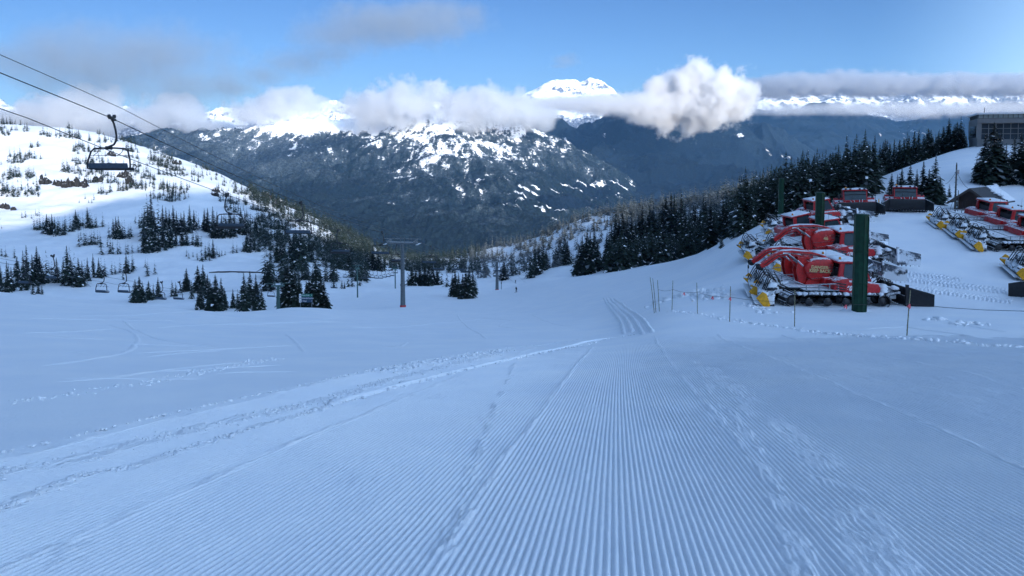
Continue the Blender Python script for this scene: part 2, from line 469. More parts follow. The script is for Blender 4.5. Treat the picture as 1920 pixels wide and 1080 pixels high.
def build_mountains():
    mf = mountain_material('valley_forest', (0.006, 0.012, 0.015), (0.075, 0.095, 0.11), fine=1.7)
    mb = mountain_material('cloud_shadow_forest', (0.003, 0.008, 0.015), (0.02, 0.035, 0.05), tree=0.03)  # forest colour darkened and blued to stand in for cloud shadow
    ms = mountain_material('alpine_snow', (0.09, 0.10, 0.12), (0.3, 0.32, 0.36), tree=0.012)
    top1 = {100: 290, 250: 262, 350: 256, 400: 258, 450: 252, 520: 243, 600: 232, 680: 236, 740: 228, 790: 212, 840: 203, 890: 214, 940: 230, 1000: 252, 1060: 281, 1100: 300, 1150: 322, 1185: 346, 1215: 381, 1245: 410, 1300: 450}
    c1 = {}
    for px, t in top1.items():
        f_ = 500
        nodes = [(2600, 560), (3200, max(f_, t + 30))]
        n = 4
        for k in range(1, n + 1):
            w = k / n
            nodes.append((3200 + 4300 * w**1.15, max(f_, t + 30) * (1 - w) + t * w + 10 * math.sin(w * 3.14)))
        c1[px] = nodes
    def snow1(X, Y, Z, gx, gy):
        z = Z + 120 * fbm(X / 900, Y / 900, 3, 91)
        band = sstep(-260, 230, z)
        patch = fbm(X / 260, Y / 330, 5, 92, 0.6)
        px = 960 + F * X / Y
        cen = np.exp(-((px - 860) / 210.0)**2)
        py = pyof(X, Y, Z) + 14 * fbm(X / 500, Y / 500, 3, 90)
        top = 1 - sstep(222, 258, py); band = 1 - sstep(236, 345, py); low_ = 1 - sstep(330, 420, py)
        small = fbm(X / 75, Y / 130, 4, 93, 0.65)
        cw = np.exp(-((px - 860) / 230.0)**2)
        s = np.interp(py, [200, 232, 290, 330, 380, 430], [0.72, 0.55, 0.32, 0.06, -0.14, -0.4]) - 0.42 * (1 - cw) + 0.30 * patch + 0.36 * small + 0.07
        s = s + 0.9 * (1 - sstep(236, 262, py)) * np.exp(-((px - 600) / 95.0)**2) + 0.35 * (1 - sstep(250, 280, py)) * np.exp(-((px - 500) / 80.0)**2)
        # clear-cuts and meadows low on the slope
        low = sstep(-480, -400, Z) * (1 - sstep(-330, -260, Z)) * sstep(900, 990, px)
        s = s + low * 0.9 * sstep(0.22, 0.4, fbm(X / 170, Y / 90, 3, 95))
        d = -0.06 + 0.42 * (1 - sstep(250, 390, py)) * (0.2 + 1.3 * np.exp(-((px - 470) / 150.0)**2)) + 0.14 * fbm(X / 500, Y / 500, 3, 97)
        return s, d + 0.45 * sstep(-0.25, 0.5, s)
    far_sheet('valley_mountain', c1, 2600, 9000, 760, 560, 420, snow1, mf, 11, trees=9.0, form=0.19, crag=10.0)
    top2 = {880: 262, 960: 246, 1020: 234, 1100: 226, 1200: 224, 1300: 227, 1370: 236, 1420: 254, 1480: 279, 1540: 300, 1620: 322, 1720: 345, 1850: 380}
    c2 = {px: [(5200, 440), (6000, max(400, t + 20))] + [(6000 + 3500 * w, max(400, t + 20) * (1 - w) + t * w + 14 * math.sin(w * 3.14)) for w in (0.25, 0.5, 0.75, 1)] for px, t in top2.items()}
    def snow2(X, Y, Z, gx, gy):
        patch = fbm(X / 420, Y / 800, 5, 71, 0.55)
        s = -0.42 + 0.85 * sstep(0.28, 0.62, patch) * sstep(-900, -100, Z) + 0.22 * fbm(X / 140, Y / 260, 3, 73)
        return s, 0.02 + 0.2 * fbm(X / 700, Y / 700, 3, 72) + 0.12 * sstep(-200, 250, Z)
    far_sheet('forest_mountain', c2, 5200, 11500, 420, 300, 700, snow2, mb, 23, trees=8.0, form=0.30)
    top3 = {1180: 250, 1300: 222, 1400: 207, 1500: 209, 1600: 214, 1660: 226, 1720: 232, 1780: 226, 1850: 212, 1920: 206, 2050: 200, 2200: 195}
    c3 = {px: [(8500, 360), (9500, 345)] + [(9500 + 4000 * w, 345 * (1 - w) + t * w) for w in (0.25, 0.5, 0.75, 1)] for px, t in top3.items()}
    def snow3(X, Y, Z, gx, gy):
        px = 960 + F * X / Y; py = pyof(X, Y, Z)
        patch = fbm(X / 500, Y / 900, 5, 61, 0.6)
        s = -0.5 + 0.6 * sstep(0.3, 0.7, patch) + 0.62 * np.exp(-((px - 1715) / 60.0)**2 - ((py - 250) / 20.0)**2) + 0.5 * fbm(X / 130, Y / 240, 4, 63, 0.65) * (0.3 + np.exp(-((px - 1715) / 90.0)**2))
        return s, 0.1 + 0.25 * fbm(X / 900, Y / 900, 3, 62)
    far_sheet('blue_ridge', c3, 8500, 16000, 420, 240, 900, snow3, mb, 31, trees=8.0, form=0.2)
    top4 = {900: 215, 960: 205, 985: 183, 1010: 172, 1035: 160, 1062: 155, 1088: 160, 1110: 155, 1140: 168, 1170: 195, 1250: 212, 1340: 205, 1400: 184, 1450: 172, 1500: 174, 1560: 169, 1600: 177, 1650: 171, 1690: 165, 1718: 150, 1745: 166, 1800: 163, 1860: 170, 1920: 164, 2050: 160, 2200: 170}
    c4 = {px: [(14500, 262), (15500, 240), (16500, (240 + t) / 2 + 6), (17500, t)] for px, t in top4.items()}
    def snow4(X, Y, Z, gx, gy):
        st = np.hypot(gx, gy)
        s = 1.0 - 0.55 * sstep(0.7, 1.4, st + 0.3 * fbm(X / 300, Y / 300, 3, 51)) - 0.9 * (1 - sstep(350, 900, Z)) - 0.3 * sstep(1250, 1400, 960 + F * X / Y) + 0.2 * fbm(X / 500, Y / 500, 3, 52)
        return s, 0.3 * np.ones_like(X)
    far_sheet('snow_range', c4, 14500, 19500, 620, 220, 800, snow4, ms, 41, crag=30.0)
    top5 = {-400: 190, -200: 195, 0: 196, 20: 205, 80: 225, 150: 228, 200: 226, 235: 214, 262: 222, 300: 246, 350: 230, 380: 217, 410: 211, 450: 218, 490: 229, 540: 219, 590: 209, 618: 202, 650: 209, 700: 215, 760: 207, 820: 200, 880: 210, 960: 226, 1040: 250}
    c5 = {px: [(8200, 285), (9200, 268), (10200, (268 + t) / 2 + 4), (11200, t)] for px, t in top5.items()}
    def snow5(X, Y, Z, gx, gy):
        st = np.hypot(gx, gy)
        s = 1.0 - 0.5 * sstep(0.6, 1.2, st + 0.3 * fbm(X / 260, Y / 260, 3, 55)) - 0.75 * (1 - sstep(180, 430, Z + 80 * fbm(X / 400, Y / 400, 3, 56)))
        return s, 0.35 + 0.2 * fbm(X / 300, Y / 300, 3, 57)
    far_sheet('snow_mountain', c5, 8200, 13000, 560, 220, 600, snow5, ms, 47, crag=40.0)

# ------------------------------------------------------------------ sun, sky, the peak behind the camera that keeps the piste in shade
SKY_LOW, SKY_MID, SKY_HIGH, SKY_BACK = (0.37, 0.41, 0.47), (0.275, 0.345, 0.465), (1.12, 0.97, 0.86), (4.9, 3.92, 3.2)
SUN_AZ = R(24.0)      # the light travels towards -x, +y
SUN_EL = R(14.0)
def build_light():
    w = bpy.data.worlds.new('World'); SC.world = w; w.use_nodes = True
    nt = w.node_tree; bg = nt.nodes['Background']
    sky = nt.nodes.new('ShaderNodeTexSky'); sky.sky_type = 'NISHITA'
    sky.sun_disc = False
    sky.sun_elevation = SUN_EL
    # the sun stands towards +x, -y: the node's rotation is measured from +y, clockwise from above
    sky.sun_rotation = math.pi - SUN_AZ
    sky.altitude = 1800; sky.air_density = 1.0; sky.dust_density = 0.3; sky.ozone_density = 3.0
    # clear-sky model retinted: low sky dimmed and blued, overhead kept strong for shaded snow
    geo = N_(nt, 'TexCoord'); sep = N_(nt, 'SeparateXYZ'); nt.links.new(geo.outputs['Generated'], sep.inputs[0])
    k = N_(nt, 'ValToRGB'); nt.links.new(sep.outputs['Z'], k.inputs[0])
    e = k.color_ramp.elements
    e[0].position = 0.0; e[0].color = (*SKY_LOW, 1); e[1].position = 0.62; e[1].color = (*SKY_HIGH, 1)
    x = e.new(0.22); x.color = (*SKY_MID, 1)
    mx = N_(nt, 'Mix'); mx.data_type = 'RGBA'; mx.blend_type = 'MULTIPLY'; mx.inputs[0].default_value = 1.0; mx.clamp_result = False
    # added boost to the unseen sky behind and right, to light the combed snow
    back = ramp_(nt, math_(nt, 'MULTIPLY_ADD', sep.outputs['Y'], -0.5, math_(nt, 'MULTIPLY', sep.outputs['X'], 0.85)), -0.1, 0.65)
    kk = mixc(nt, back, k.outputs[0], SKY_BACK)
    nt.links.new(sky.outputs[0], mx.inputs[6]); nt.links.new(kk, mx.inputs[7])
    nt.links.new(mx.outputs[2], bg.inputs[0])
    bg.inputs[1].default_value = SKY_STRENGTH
    l = bpy.data.lights.new('sun', 'SUN'); l.energy = SUN_STRENGTH; l.angle = R(0.5); l.color = (1.0, 0.96, 0.90)
    o = bpy.data.objects.new('sun', l); COL.objects.link(o)
    d = Vector((-math.sin(SUN_AZ) * math.cos(SUN_EL), math.cos(SUN_AZ) * math.cos(SUN_EL), -math.sin(SUN_EL)))
    o.rotation_euler = d.to_track_quat('-Z', 'Y').to_euler()
    o['kind'] = 'helper'
SHADE_LINE = [(-4000, 150), (-600, 105), (-111, 90), (-41, 126), (31, 138), (70, 104), (108, 60), (150, 52), (370, 48), (450, 60), (700, 140), (1600, 180), (5000, 260)]
def build_shade_peak():
    """the mountain behind the photographer; the light grazes its crest"""
    t = math.tan(SUN_EL); ca, sa = math.cos(SUN_AZ), math.sin(SUN_AZ)
    ws = np.concatenate([np.linspace(-4000, -700, 40), np.linspace(-650, 1100, 240), np.linspace(1150, 5000, 50)])
    D = 900.0
    crest = pchip([p[0] for p in SHADE_LINE], [p[1] for p in SHADE_LINE], ws) + t * D + 5 * fbm(ws / 60, ws * 0, 3, 5)
    off = np.array([-1500, -900, -400, -160, -40, 0, 40, 110, 250, 500])
    drop = np.array([-600, -330, -120, -44, -14, 0, -16, -50, -110, -230])
    W = np.repeat(ws[None], len(off), 0); O = np.repeat(off[:, None], len(ws), 1)
    S = -D + O
    X = -sa * S + ca * W; Y = ca * S + sa * W
    Z = crest[None] + drop[:, None] + 5 * fbm(X / 120, Y / 120, 3, 8) * (np.abs(O) > 20)
    me = np_mesh('summit_ridge', np.stack([X, Y, Z], -1).reshape(-1, 3), quads=grid_quads(len(off), len(ws), True))
    tag(link('summit_ridge', me, M_SNOW), kind='structure')
def build_haze():
    b = MB(); x0, x1, y0, y1, z0, z1 = -17000, 17000, -2200, 20500, -1800, 2300
    b.box(((x0 + x1) / 2, (y0 + y1) / 2, (z0 + z1) / 2), (x1 - x0, y1 - y0, z1 - z0))
    m = bpy.data.materials.new('haze_air'); m.use_nodes = True; nt = m.node_tree; nt.nodes.clear()
    out = nt.nodes.new('ShaderNodeOutputMaterial'); v = nt.nodes.new('ShaderNodeVolumePrincipled')
    v.inputs['Color'].default_value = (0.22, 0.52, 1.0, 1); v.inputs['Density'].default_value = HAZE
    v.inputs['Anisotropy'].default_value = 0.0
    nt.links.new(v.outputs[0], out.inputs['Volume'])
    tag(b.build('haze', m), kind='stuff')

# ------------------------------------------------------------------ clouds: voxel volumes of a few soft lobes broken up by noise
CLOUD_MATS = {}
def cloud_mat(dens, aniso=0.35, col=(0.98, 0.98, 0.99)):
    k = (dens, aniso, col)
    if k in CLOUD_MATS: return CLOUD_MATS[k]
    m = bpy.data.materials.new('cloud_vapour'); m.use_nodes = True; nt = m.node_tree; nt.nodes.clear()
    out = nt.nodes.new('ShaderNodeOutputMaterial'); v = nt.nodes.new('ShaderNodeVolumePrincipled')
    v.inputs['Color'].default_value = (*col, 1); v.inputs['Density'].default_value = dens; v.inputs['Anisotropy'].default_value = aniso
    nt.links.new(v.outputs[0], out.inputs['Volume'])
    CLOUD_MATS[k] = m
    return m
def cloud(label, lobes, Y, dens, scale=5.0, erode=0.55, seed=0.0, voxel=None, squash=1.0, depth=0.6, aniso=0.35, soft=0.35, det=6.0, name='cloud', col=(0.98, 0.98, 0.99), group=None, grow=1.25):
    """lobes: (px, py, half width px, half height px) at distance Y"""
    k = Y / F
    L = []
    for (px, py, rx, rz) in lobes:
        rx, rz = rx * grow, rz * grow
        p = at(px, py, Y); L.append((p, rx * k, max(rx * k * depth, rz * k), rz * k))
    mn = Vector([min(p[i] - r_[i] * 1.25 for p, *r_ in L) for i in range(3)])
    mx = Vector([max(p[i] + r_[i] * 1.25 for p, *r_ in L) for i in range(3)])
    c = (mn + mx) / 2
    size = mx - mn
    vx = voxel or max(size) / 140
    ng = bpy.data.node_groups.new('cloud_shape', 'GeometryNodeTree')
    ng.interface.new_socket('Geometry', in_out='OUTPUT', socket_type='NodeSocketGeometry')
    out = ng.nodes.new('NodeGroupOutput')
    pos = ng.nodes.new('GeometryNodeInputPosition').outputs[0]
    def M(op, a, b=None, cl=False):
        n = ng.nodes.new('ShaderNodeMath'); n.operation = op; n.use_clamp = cl
        for i, v in enumerate((a, b)):
            if v is None: continue
            if isinstance(v, (int, float)): n.inputs[i].default_value = v
            else: ng.links.new(v, n.inputs[i])
        return n.outputs[0]
    def VM(op, a, b):
        n = ng.nodes.new('ShaderNodeVectorMath'); n.operation = op
        for i, v in enumerate((a, b)):
            if isinstance(v, (tuple, Vector)): n.inputs[i].default_value = v
            else: ng.links.new(v, n.inputs[i])
        return n
    field = None
    for (p, rx, ry, rz) in L:
        q = VM('SUBTRACT', pos, tuple(p - c)).outputs[0]
        q = VM('DIVIDE', q, (rx, ry, rz)).outputs[0]
        ln = ng.nodes.new('ShaderNodeVectorMath'); ln.operation = 'LENGTH'; ng.links.new(q, ln.inputs[0])
        f = M('SUBTRACT', 1.0, ln.outputs['Value'])
        field = f if field is None else M('SMOOTH_MAX' if False else 'MAXIMUM', field, f)
    mean = sum(r_[2] for _, *r_ in L) / len(L)
    sc = VM('MULTIPLY', pos, (1 / mean, 1 / mean, squash / mean)).outputs[0]
    off = VM('ADD', sc, (seed * 7.3, seed * 3.1, seed * 1.7)).outputs[0]
    nz = ng.nodes.new('ShaderNodeTexNoise'); nz.inputs['Scale'].default_value = scale / 5.0 * 1.3; nz.inputs['Detail'].default_value = det; nz.inputs['Roughness'].default_value = 0.66
    ng.links.new(off, nz.inputs['Vector'])
    d = M('ADD', field, M('MULTIPLY', M('SUBTRACT', nz.outputs[0], 0.62), erode * 2.6))
    d = M('DIVIDE', d, soft, True)
    vc = ng.nodes.new('GeometryNodeVolumeCube')
    ng.links.new(d, vc.inputs['Density'])
    vc.inputs['Min'].default_value = mn - c; vc.inputs['Max'].default_value = mx - c
    for i, a in enumerate('XYZ'):
        vc.inputs['Resolution ' + a].default_value = max(6, int(size[i] / vx))
    sm = ng.nodes.new('GeometryNodeSetMaterial'); sm.inputs['Material'].default_value = cloud_mat(dens, aniso, col)
    ng.links.new(vc.outputs[0], sm.inputs[0]); ng.links.new(sm.outputs[0], out.inputs[0])
    vol = bpy.data.volumes.new(name)
    vol.materials.append(cloud_mat(dens, aniso, col))
    o = bpy.data.objects.new(name, vol); COL.objects.link(o); o.location = c
    md = o.modifiers.new('shape', 'NODES'); md.node_group = ng
    return tag(o, label, 'cloud', group, kind='thing')
# ------------------------------------------------------------------ firs
def foliage_mat(name, col, var):
    m, nt, bs = new_mat(name)
    tc = obj_coord(nt)
    n = noise_(nt, 9.0, 4, 0.7, tc)
    c = mixc(nt, ramp_(nt, n, 0.3, 0.7), tuple(x * (1 - var) for x in col), tuple(x * (1 + var) for x in col))
    oi = N_(nt, 'ObjectInfo'); hs = N_(nt, 'HueSaturation'); nt.links.new(math_(nt, 'MULTIPLY_ADD', oi.outputs['Random'], 0.9, 0.6), hs.inputs['Value']); nt.links.new(c, hs.inputs['Color']); c = hs.outputs[0]
    nt.links.new(c, bs.inputs['Base Color']); bs.inputs['Roughness'].default_value = 0.8
    bs.inputs['Specular IOR Level'].default_value = 0.15
    return m
M_NEEDLE = foliage_mat('fir_needles', (0.016, 0.026, 0.020), 0.5)
M_FROST = foliage_mat('frosted_needles', (0.10, 0.115, 0.12), 0.35)
M_BOUGH = foliage_mat('snow_on_boughs', (0.72, 0.74, 0.77), 0.08)
M_BARK = foliage_mat('fir_bark', (0.05, 0.042, 0.036), 0.3)

def crown_arrays(seed, whorls=30, per=7, width=0.17, snow=0.12, frost=0.0, bare=0.05, segs=3, ragged=0.35):
    """a subalpine fir one unit tall: drooping sprays of needles in whorls; returns verts, quads, material per quad"""
    r_ = random.Random(seed)
    V, Q, MI = [], [], []
    lean = (r_.uniform(-.012, .012), r_.uniform(-.012, .012))
    bite = [(r_.uniform(0, 6.28), r_.uniform(.1, .9), r_.uniform(.35, .75)) for _ in range(4)]
    for w in range(whorls):
        t = w / (whorls - 1)
        z = bare + (0.985 - bare) * t**0.92
        prof = (1 - t)**0.82 * (0.72 + 0.28 * min(1, t * 6 + 0.35)) + 0.012
        n = max(3, int(round(per * (0.55 + 0.6 * (1 - t)))))
        a0 = r_.uniform(0, 6.28)
        for k in range(n):
            a = a0 + 6.283 * k / n + r_.uniform(-.35, .35)
            L = width * prof * (1 + r_.uniform(-ragged, ragged))
            for (ba, bt, bs_) in bite:
                if abs((a - ba + 3.14) % 6.28 - 3.14) < 0.5 and abs(t - bt) < 0.09: L *= bs_
            if r_.random() < 0.05: continue
            zz = z + r_.uniform(-.5, .5) * 0.9 / whorls
            droop = r_.uniform(0.25, 0.6) * (1 - 0.55 * t) - (0.35 if t > 0.9 else 0)
            hw = L * r_.uniform(0.26, 0.42) + 0.004
            ca, sa = math.cos(a), math.sin(a)
            for s_ in range(segs):
                f0, f1 = s_ / segs + (0.05 if s_ else 0), (s_ + 1.15) / segs
                w0, w1 = hw * (0.55 + 0.9 * f0) * (1.15 - f0), hw * (0.55 + 0.9 * min(1, f1)) * (1.2 - min(1.1, f1))
                tw = r_.uniform(-.45, .45)
                pts = []
                for (f, ww) in ((f0, w0), (f1, w1)):
                    rr_ = L * f; zf = zz - droop * L * f * f + r_.uniform(-.008, .008)
                    for sgn in (-1, 1):
                        ox, oy = -sa * ww * sgn, ca * ww * sgn
                        pts.append((ca * rr_ + ox + lean[0] * z, sa * rr_ + oy + lean[1] * z, zf + sgn * ww * tw - abs(ww) * 0.35))
                b = len(V); V += pts; Q.append((b, b + 2, b + 3, b + 1))
                x = r_.random()
                mi = 2 if (x < snow and s_ > 0) else (1 if x < snow + frost else 0)
                MI.append(mi)
    # leader
    b = len(V)
    V += [(-.006 + lean[0], 0, .93), (.006 + lean[0], 0, .93), (.002 + lean[0], 0, 1.0), (-.002 + lean[0], 0, 1.0)]; Q.append((b, b + 1, b + 2, b + 3)); MI.append(0)
    b = len(V)
    V += [(lean[0], -.006, .93), (lean[0], .006, .93), (lean[0], .002, 1.0), (lean[0], -.002, 1.0)]; Q.append((b, b + 1, b + 2, b + 3)); MI.append(0)
    return np.array(V), np.array(Q), np.array(MI)
def crown_mesh(name, arr):
    V, Q, MI = arr
    me = np_mesh(name, V, quads=Q, smooth=False)
    for m in (M_NEEDLE, M_FROST, M_BOUGH): me.materials.append(m)
    me.polygons.foreach_set('material_index', MI.astype(np.int32))
    return me
CROWNS = {'dark': [], 'dusted': [], 'laden': []}
for i in range(6):
    CROWNS['dark'].append(crown_mesh('fir_crown', crown_arrays(100 + i, 36, 11, 0.185 + 0.02 * (i % 4), 0.055, 0.08)))
    CROWNS['dusted'].append(crown_mesh('fir_crown', crown_arrays(200 + i, 34, 10, 0.14 + 0.016 * (i % 4), 0.10, 0.12)))
    CROWNS['laden'].append(crown_mesh('fir_crown', crown_arrays(300 + i, 24, 7, 0.15 + 0.012 * (i % 4), 0.33, 0.3)))
_tb = MB(); _tb.tube([(0, 0, -0.08), (0, 0, 0.3), (0.003, 0, 0.65), (0, 0, 0.96)], [0.019, 0.014, 0.008, 0.002], 7)
TRUNK = _tb.mesh('fir_trunk'); TRUNK.materials.append(M_BARK)
TREES = []            # every tree asked for: (x, y, height m, kind, clump, pixel height, pixel column)
def ordinal(n):
    return ['first', 'second', 'third', 'fourth', 'fifth', 'sixth', 'seventh', 'eighth', 'ninth', 'tenth', 'eleventh', 'twelfth'][n]
def number(n):
    return ['one', 'two', 'three', 'four', 'five', 'six', 'seven', 'eight', 'nine', 'ten', 'eleven', 'twelve'][n - 1]
def clump(where, kind, spots, Y=None, y0=None, jit=0.0):
    """spots: (px, base py, height px); the base lies where the ray meets the ground beyond y0, or at distance Y"""
    for (px, py, hp) in spots:
        if Y is not None:
            yy = Y + rnd.uniform(-jit, jit)
            x = uof(px) * yy
            top = at(px, py - hp, yy).z
            g = Hz(x, yy)
            TREES.append((x, yy, max(1.5, top - g), kind, where, hp, px))
        else:
            p = ground_hit(px, py, y0 or 105)
            if p is None: continue
            TREES.append((p.x, p.y, max(1.2, hp * p.y / F * 1.0), kind, where, hp, px))
def plant_trees():
    order = sorted(TREES, key=lambda t: -t[5])
    keep, rest = order[:298], order[298:]
    by = {}
    for t in keep: by.setdefault(t[4], []).append(t)
    k = 0
    for where, ts in by.items():
        ts.sort(key=lambda t: t[6])
        n = len(ts)
        for i, (x, y, h, kind, _, hp, px) in enumerate(ts):
            look = {'dark': 'dark fir', 'dusted': 'snow-dusted fir', 'laden': 'snow-laden fir'}[kind]
            if n == 1: lab = f'lone {look} {where}'
            elif n <= 12: lab = f'{look}, {ordinal(i)} from left {where}'
            else: lab = f'{look} in the stand {where}'
            o = thing('fir_tree', lab, 'tree', (x, y, Hz(x, y) - 0.02), rnd.uniform(0, 6.28), f'firs {where}', h)
            w = rnd.uniform(0.85, 1.2)
            o.scale = (h * w, h * w, h)
            c = bpy.data.objects.new('crown', CROWNS[kind][k % 6]); COL.objects.link(c); c.parent = o
            tr = bpy.data.objects.new('trunk', TRUNK); COL.objects.link(tr); tr.parent = o
            k += 1
    return rest
def forest_mesh(name, spots, kind):
    """many small far firs as one mesh; spots: (x, y, height, dusting)"""
    protos = [crown_arrays(500 + i + (50 if kind else 0), [12, 10][kind], 6, [0.2, 0.22][kind], [0.06, 0.58][kind], [0.12, 0.28][kind], 0.04, 1, 0.4) for i in range(8)]
    fine = [crown_arrays(600 + i, 26, 8, 0.16 + 0.012 * (i % 4), 0.04, 0.06, 0.04, 2, 0.4) for i in range(8)]
    VV, QQ, MM, b = [], [], [], 0
    for i, (x, y, z, h, a) in enumerate(spots):
        V, Q, MI = (fine if y < 300 and not kind else protos)[i % 8]
        ca, sa = math.cos(a) * h, math.sin(a) * h
        P = np.stack([V[:, 0] * ca - V[:, 1] * sa + x, V[:, 0] * sa + V[:, 1] * ca + y, V[:, 2] * h + z], 1)
        VV.append(P); QQ.append(Q + b); MM.append(MI); b += len(V)
    me = np_mesh(name, np.concatenate(VV), quads=np.concatenate(QQ), smooth=False)
    for m in (M_NEEDLE, M_FROST, M_BOUGH): me.materials.append(m)
    me.polygons.foreach_set('material_index', np.concatenate(MM).astype(np.int32))
    o = link(name, me)
    return o

def list_trees():
    # ---- the bowl to the left, clump by clump
    clump('high on the open snow of the bowl', 'dusted', [(64,430,28),(70,431,32),(75,431,26),(80,437,20)])
    clump('in the long clump at the top of the bowl', 'dusted', [(88,438,38),(93,440,36),(98,436,36),(103,443,38),(108,440,34),(113,434,28),(118,433,22),(123,433,32)])
    clump('beside the long clump at the top of the bowl', 'dusted', [(132,434,34),(137,434,30),(143,428,36),(147,425,32)])
    clump('standing apart on the open bowl', 'dusted', [(165,427,40),(170,428,36),(193,425,28)])
    clump('in the thin clump on the middle of the bowl', 'dusted', [(148,463,32),(152,450,22),(158,460,36),(162,461,30)])
    clump('in the small clump on the middle of the bowl', 'dusted', [(172,459,32),(178,457,28),(183,459,28),(188,463,30),(190,477,36)])
    clump('in the loose clump at the centre of the bowl', 'dusted', [(202,463,22),(207,476,34),(211,468,20)])
    clump('in the dark clump below the near chair', 'dusted', [(213,447,38),(218,447,42),(223,448,44),(229,447,36),(234,447,36),(240,445,20)])
    clump('around the tallest spire of the bowl', 'dusted', [(254,419,18),(266,420,30),(262,428,34),(272,440,50),(278,450,66),(285,442,82),(290,440,50)])
    clump('in front of the tallest spire of the bowl', 'dusted', [(270,474,50),(276,474,55),(282,473,50),(290,472,50),(297,470,40)])
    clump('along the upper edge of the main grove', 'dusted', [(306,436,52),(312,437,50),(318,440,48),(326,440,56),(332,438,44),(340,440,42),(346,438,44),(356,435,52),(364,432,40),(369,432,36),(384,432,42),(390,435,46)])
    clump('along the lower edge of the main grove', 'dusted', [(306,463,54),(314,465,52),(322,464,50),(330,462,44),(342,461,40),(352,460,36),(362,460,34),(370,462,32)])
    clump('by the foot of the tallest spire', 'dusted', [(236,476,22),(240,477,26),(248,475,22),(259,474,18)])
    clump('in the scrubby row above the snow bridge', 'dusted', [(350,481,18),(354,485,16),(362,482,14),(370,488,20),(378,490,34),(385,484,32),(393,480,30),(400,484,38),(407,478,20),(411,482,18),(416,480,14),(422,478,12)])
    clump('above the bend of the cat road', 'dusted', [(437,475,26),(444,474,20),(456,472,28),(464,472,40),(470,472,44),(477,472,40),(485,472,24)])
    clump('under the second chair', 'dusted', [(400,446,60),(408,445,50),(416,446,44),(424,445,40),(432,446,42),(440,444,46),(452,440,54),(460,440,46),(470,442,36),(480,445,40)])
    clump('at the far left above the second lift', 'dusted', [(3,480,20),(11,482,22),(27,484,24)])
    clump('at the left end of the grove behind the second lift', 'dusted', [(2,547,55),(14,548,60),(22,546,48),(32,520,40),(45,540,72),(52,538,80)])
    clump('at the middle of the grove behind the second lift', 'dusted', [(62,535,60),(70,530,70),(76,532,56),(92,512,22),(107,530,48),(120,533,52),(128,535,76),(134,530,50)])
    clump('at the right end of the grove behind the second lift', 'dusted', [(148,538,56),(155,536,48),(165,527,46),(175,520,46),(186,520,38)])
    clump('poking up behind the near snow crest', 'dusted', [(62,552,26),(72,551,24),(79,552,20)])
    clump('in the pair by the curving ski track', 'dusted', [(210,515,26),(216,514,24)])
    clump('between the pair and the little chairs', 'dusted', [(231,524,22)])
    clump('in the narrow group over the little chairs', 'dusted', [(237,512,38),(242,513,34),(250,508,32)])
    clump('alone on the open snow below the grove', 'dusted', [(277,517,34)])
    clump('just behind the crest right of the little chairs', 'dark', [(254,568,46),(262,568,52),(268,566,40)])
    clump('in the second group behind the crest', 'dark', [(279,563,38),(288,562,32),(297,560,42)])
    clump('in the low group by the snow bridge', 'dark', [(323,556,32),(330,556,28),(339,549,26)])
    clump('below the dark snow bridge', 'dark', [(350,547,46),(360,560,36),(372,548,52),(381,550,56),(390,560,48)])
    clump('in the dense clump half sunk behind the crest', 'dark', [(372,581,40),(378,580,48),(395,583,62),(405,583,70),(415,583,64),(422,578,40)])
    clump('left of the small green lift tower', 'dark', [(437,578,38),(446,577,36),(458,586,78),(470,572,66),(480,570,58),(478,584,38),(491,584,44)])
    clump('just above the small green lift tower', 'dark', [(503,545,58)])
    clump('behind the trail sign', 'dark', [(533,577,76),(539,577,84),(545,577,88),(552,576,76),(559,576,60)], Y=96, jit=5)
    clump('right of the trail sign', 'dark', [(574,577,50),(579,577,62),(585,577,74),(592,577,88),(600,577,70),(607,577,52)], Y=95, jit=5)
    clump('pale and thin beside the trail sign', 'dusted', [(562,560,46)])
    clump('along the cat road at the bowl mouth', 'dark', [(500,482,24),(508,484,30),(514,482,26),(520,492,44),(527,493,40),(533,492,44),(545,500,60),(552,500,64),(558,506,70),(565,507,76),(572,495,50),(580,490,40)])
    clump('under the third chair', 'dark', [(612,502,26),(622,503,26),(630,503,22),(637,503,20),(648,507,36),(655,507,40),(662,505,36)])
    clump('by the parked chairs', 'dark', [(653,538,32),(660,538,34),(675,536,32),(641,541,18),(646,541,14),(626,540,18)])
    clump('behind the row of parked chairs', 'dark', [(690,505,40),(700,507,44),(710,508,40),(720,508,36),(735,508,34)])
    clump('in the black stand right of the tall lift tower', 'dark', [(765,535,36),(772,535,38),(780,536,40),(788,536,40),(796,536,40),(804,536,42),(812,535,40),(820,535,38),(828,534,34),(838,538,36)])
    clump('in the clump at the middle of the piste', 'dark', [(848,556,44),(853,557,56),(860,556,46),(868,561,50),(874,560,62),(880,560,60),(886,555,52),(891,550,36)])
    clump('right of the far lift tower', 'dark', [(938,525,36),(945,525,40),(952,522,36),(958,517,34),(966,516,36),(974,515,30)])
    clump('in the first clump along the right of the piste', 'dark', [(988,522,34),(996,521,52),(1003,516,60),(1010,515,58),(1018,508,56),(1024,505,40)], y0=60)
    clump('in the second clump along the right of the piste', 'dark', [(1043,499,40),(1050,497,50),(1058,497,64),(1064,496,46),(1072,497,34)], y0=60)
    clump('in the third clump along the right of the piste', 'dark', [(1075,518,24),(1085,516,60),(1092,516,76),(1100,514,86),(1107,512,80),(1114,510,86),(1120,506,60)], y0=60)
    clump('at the left end of the forest by the piste', 'dark', [(1137,502,66),(1146,502,84),(1153,500,104),(1160,499,90),(1168,498,100),(1175,497,86),(1183,495,94),(1190,492,76)], y0=60)
    r_ = random.Random(5)
    sp = []
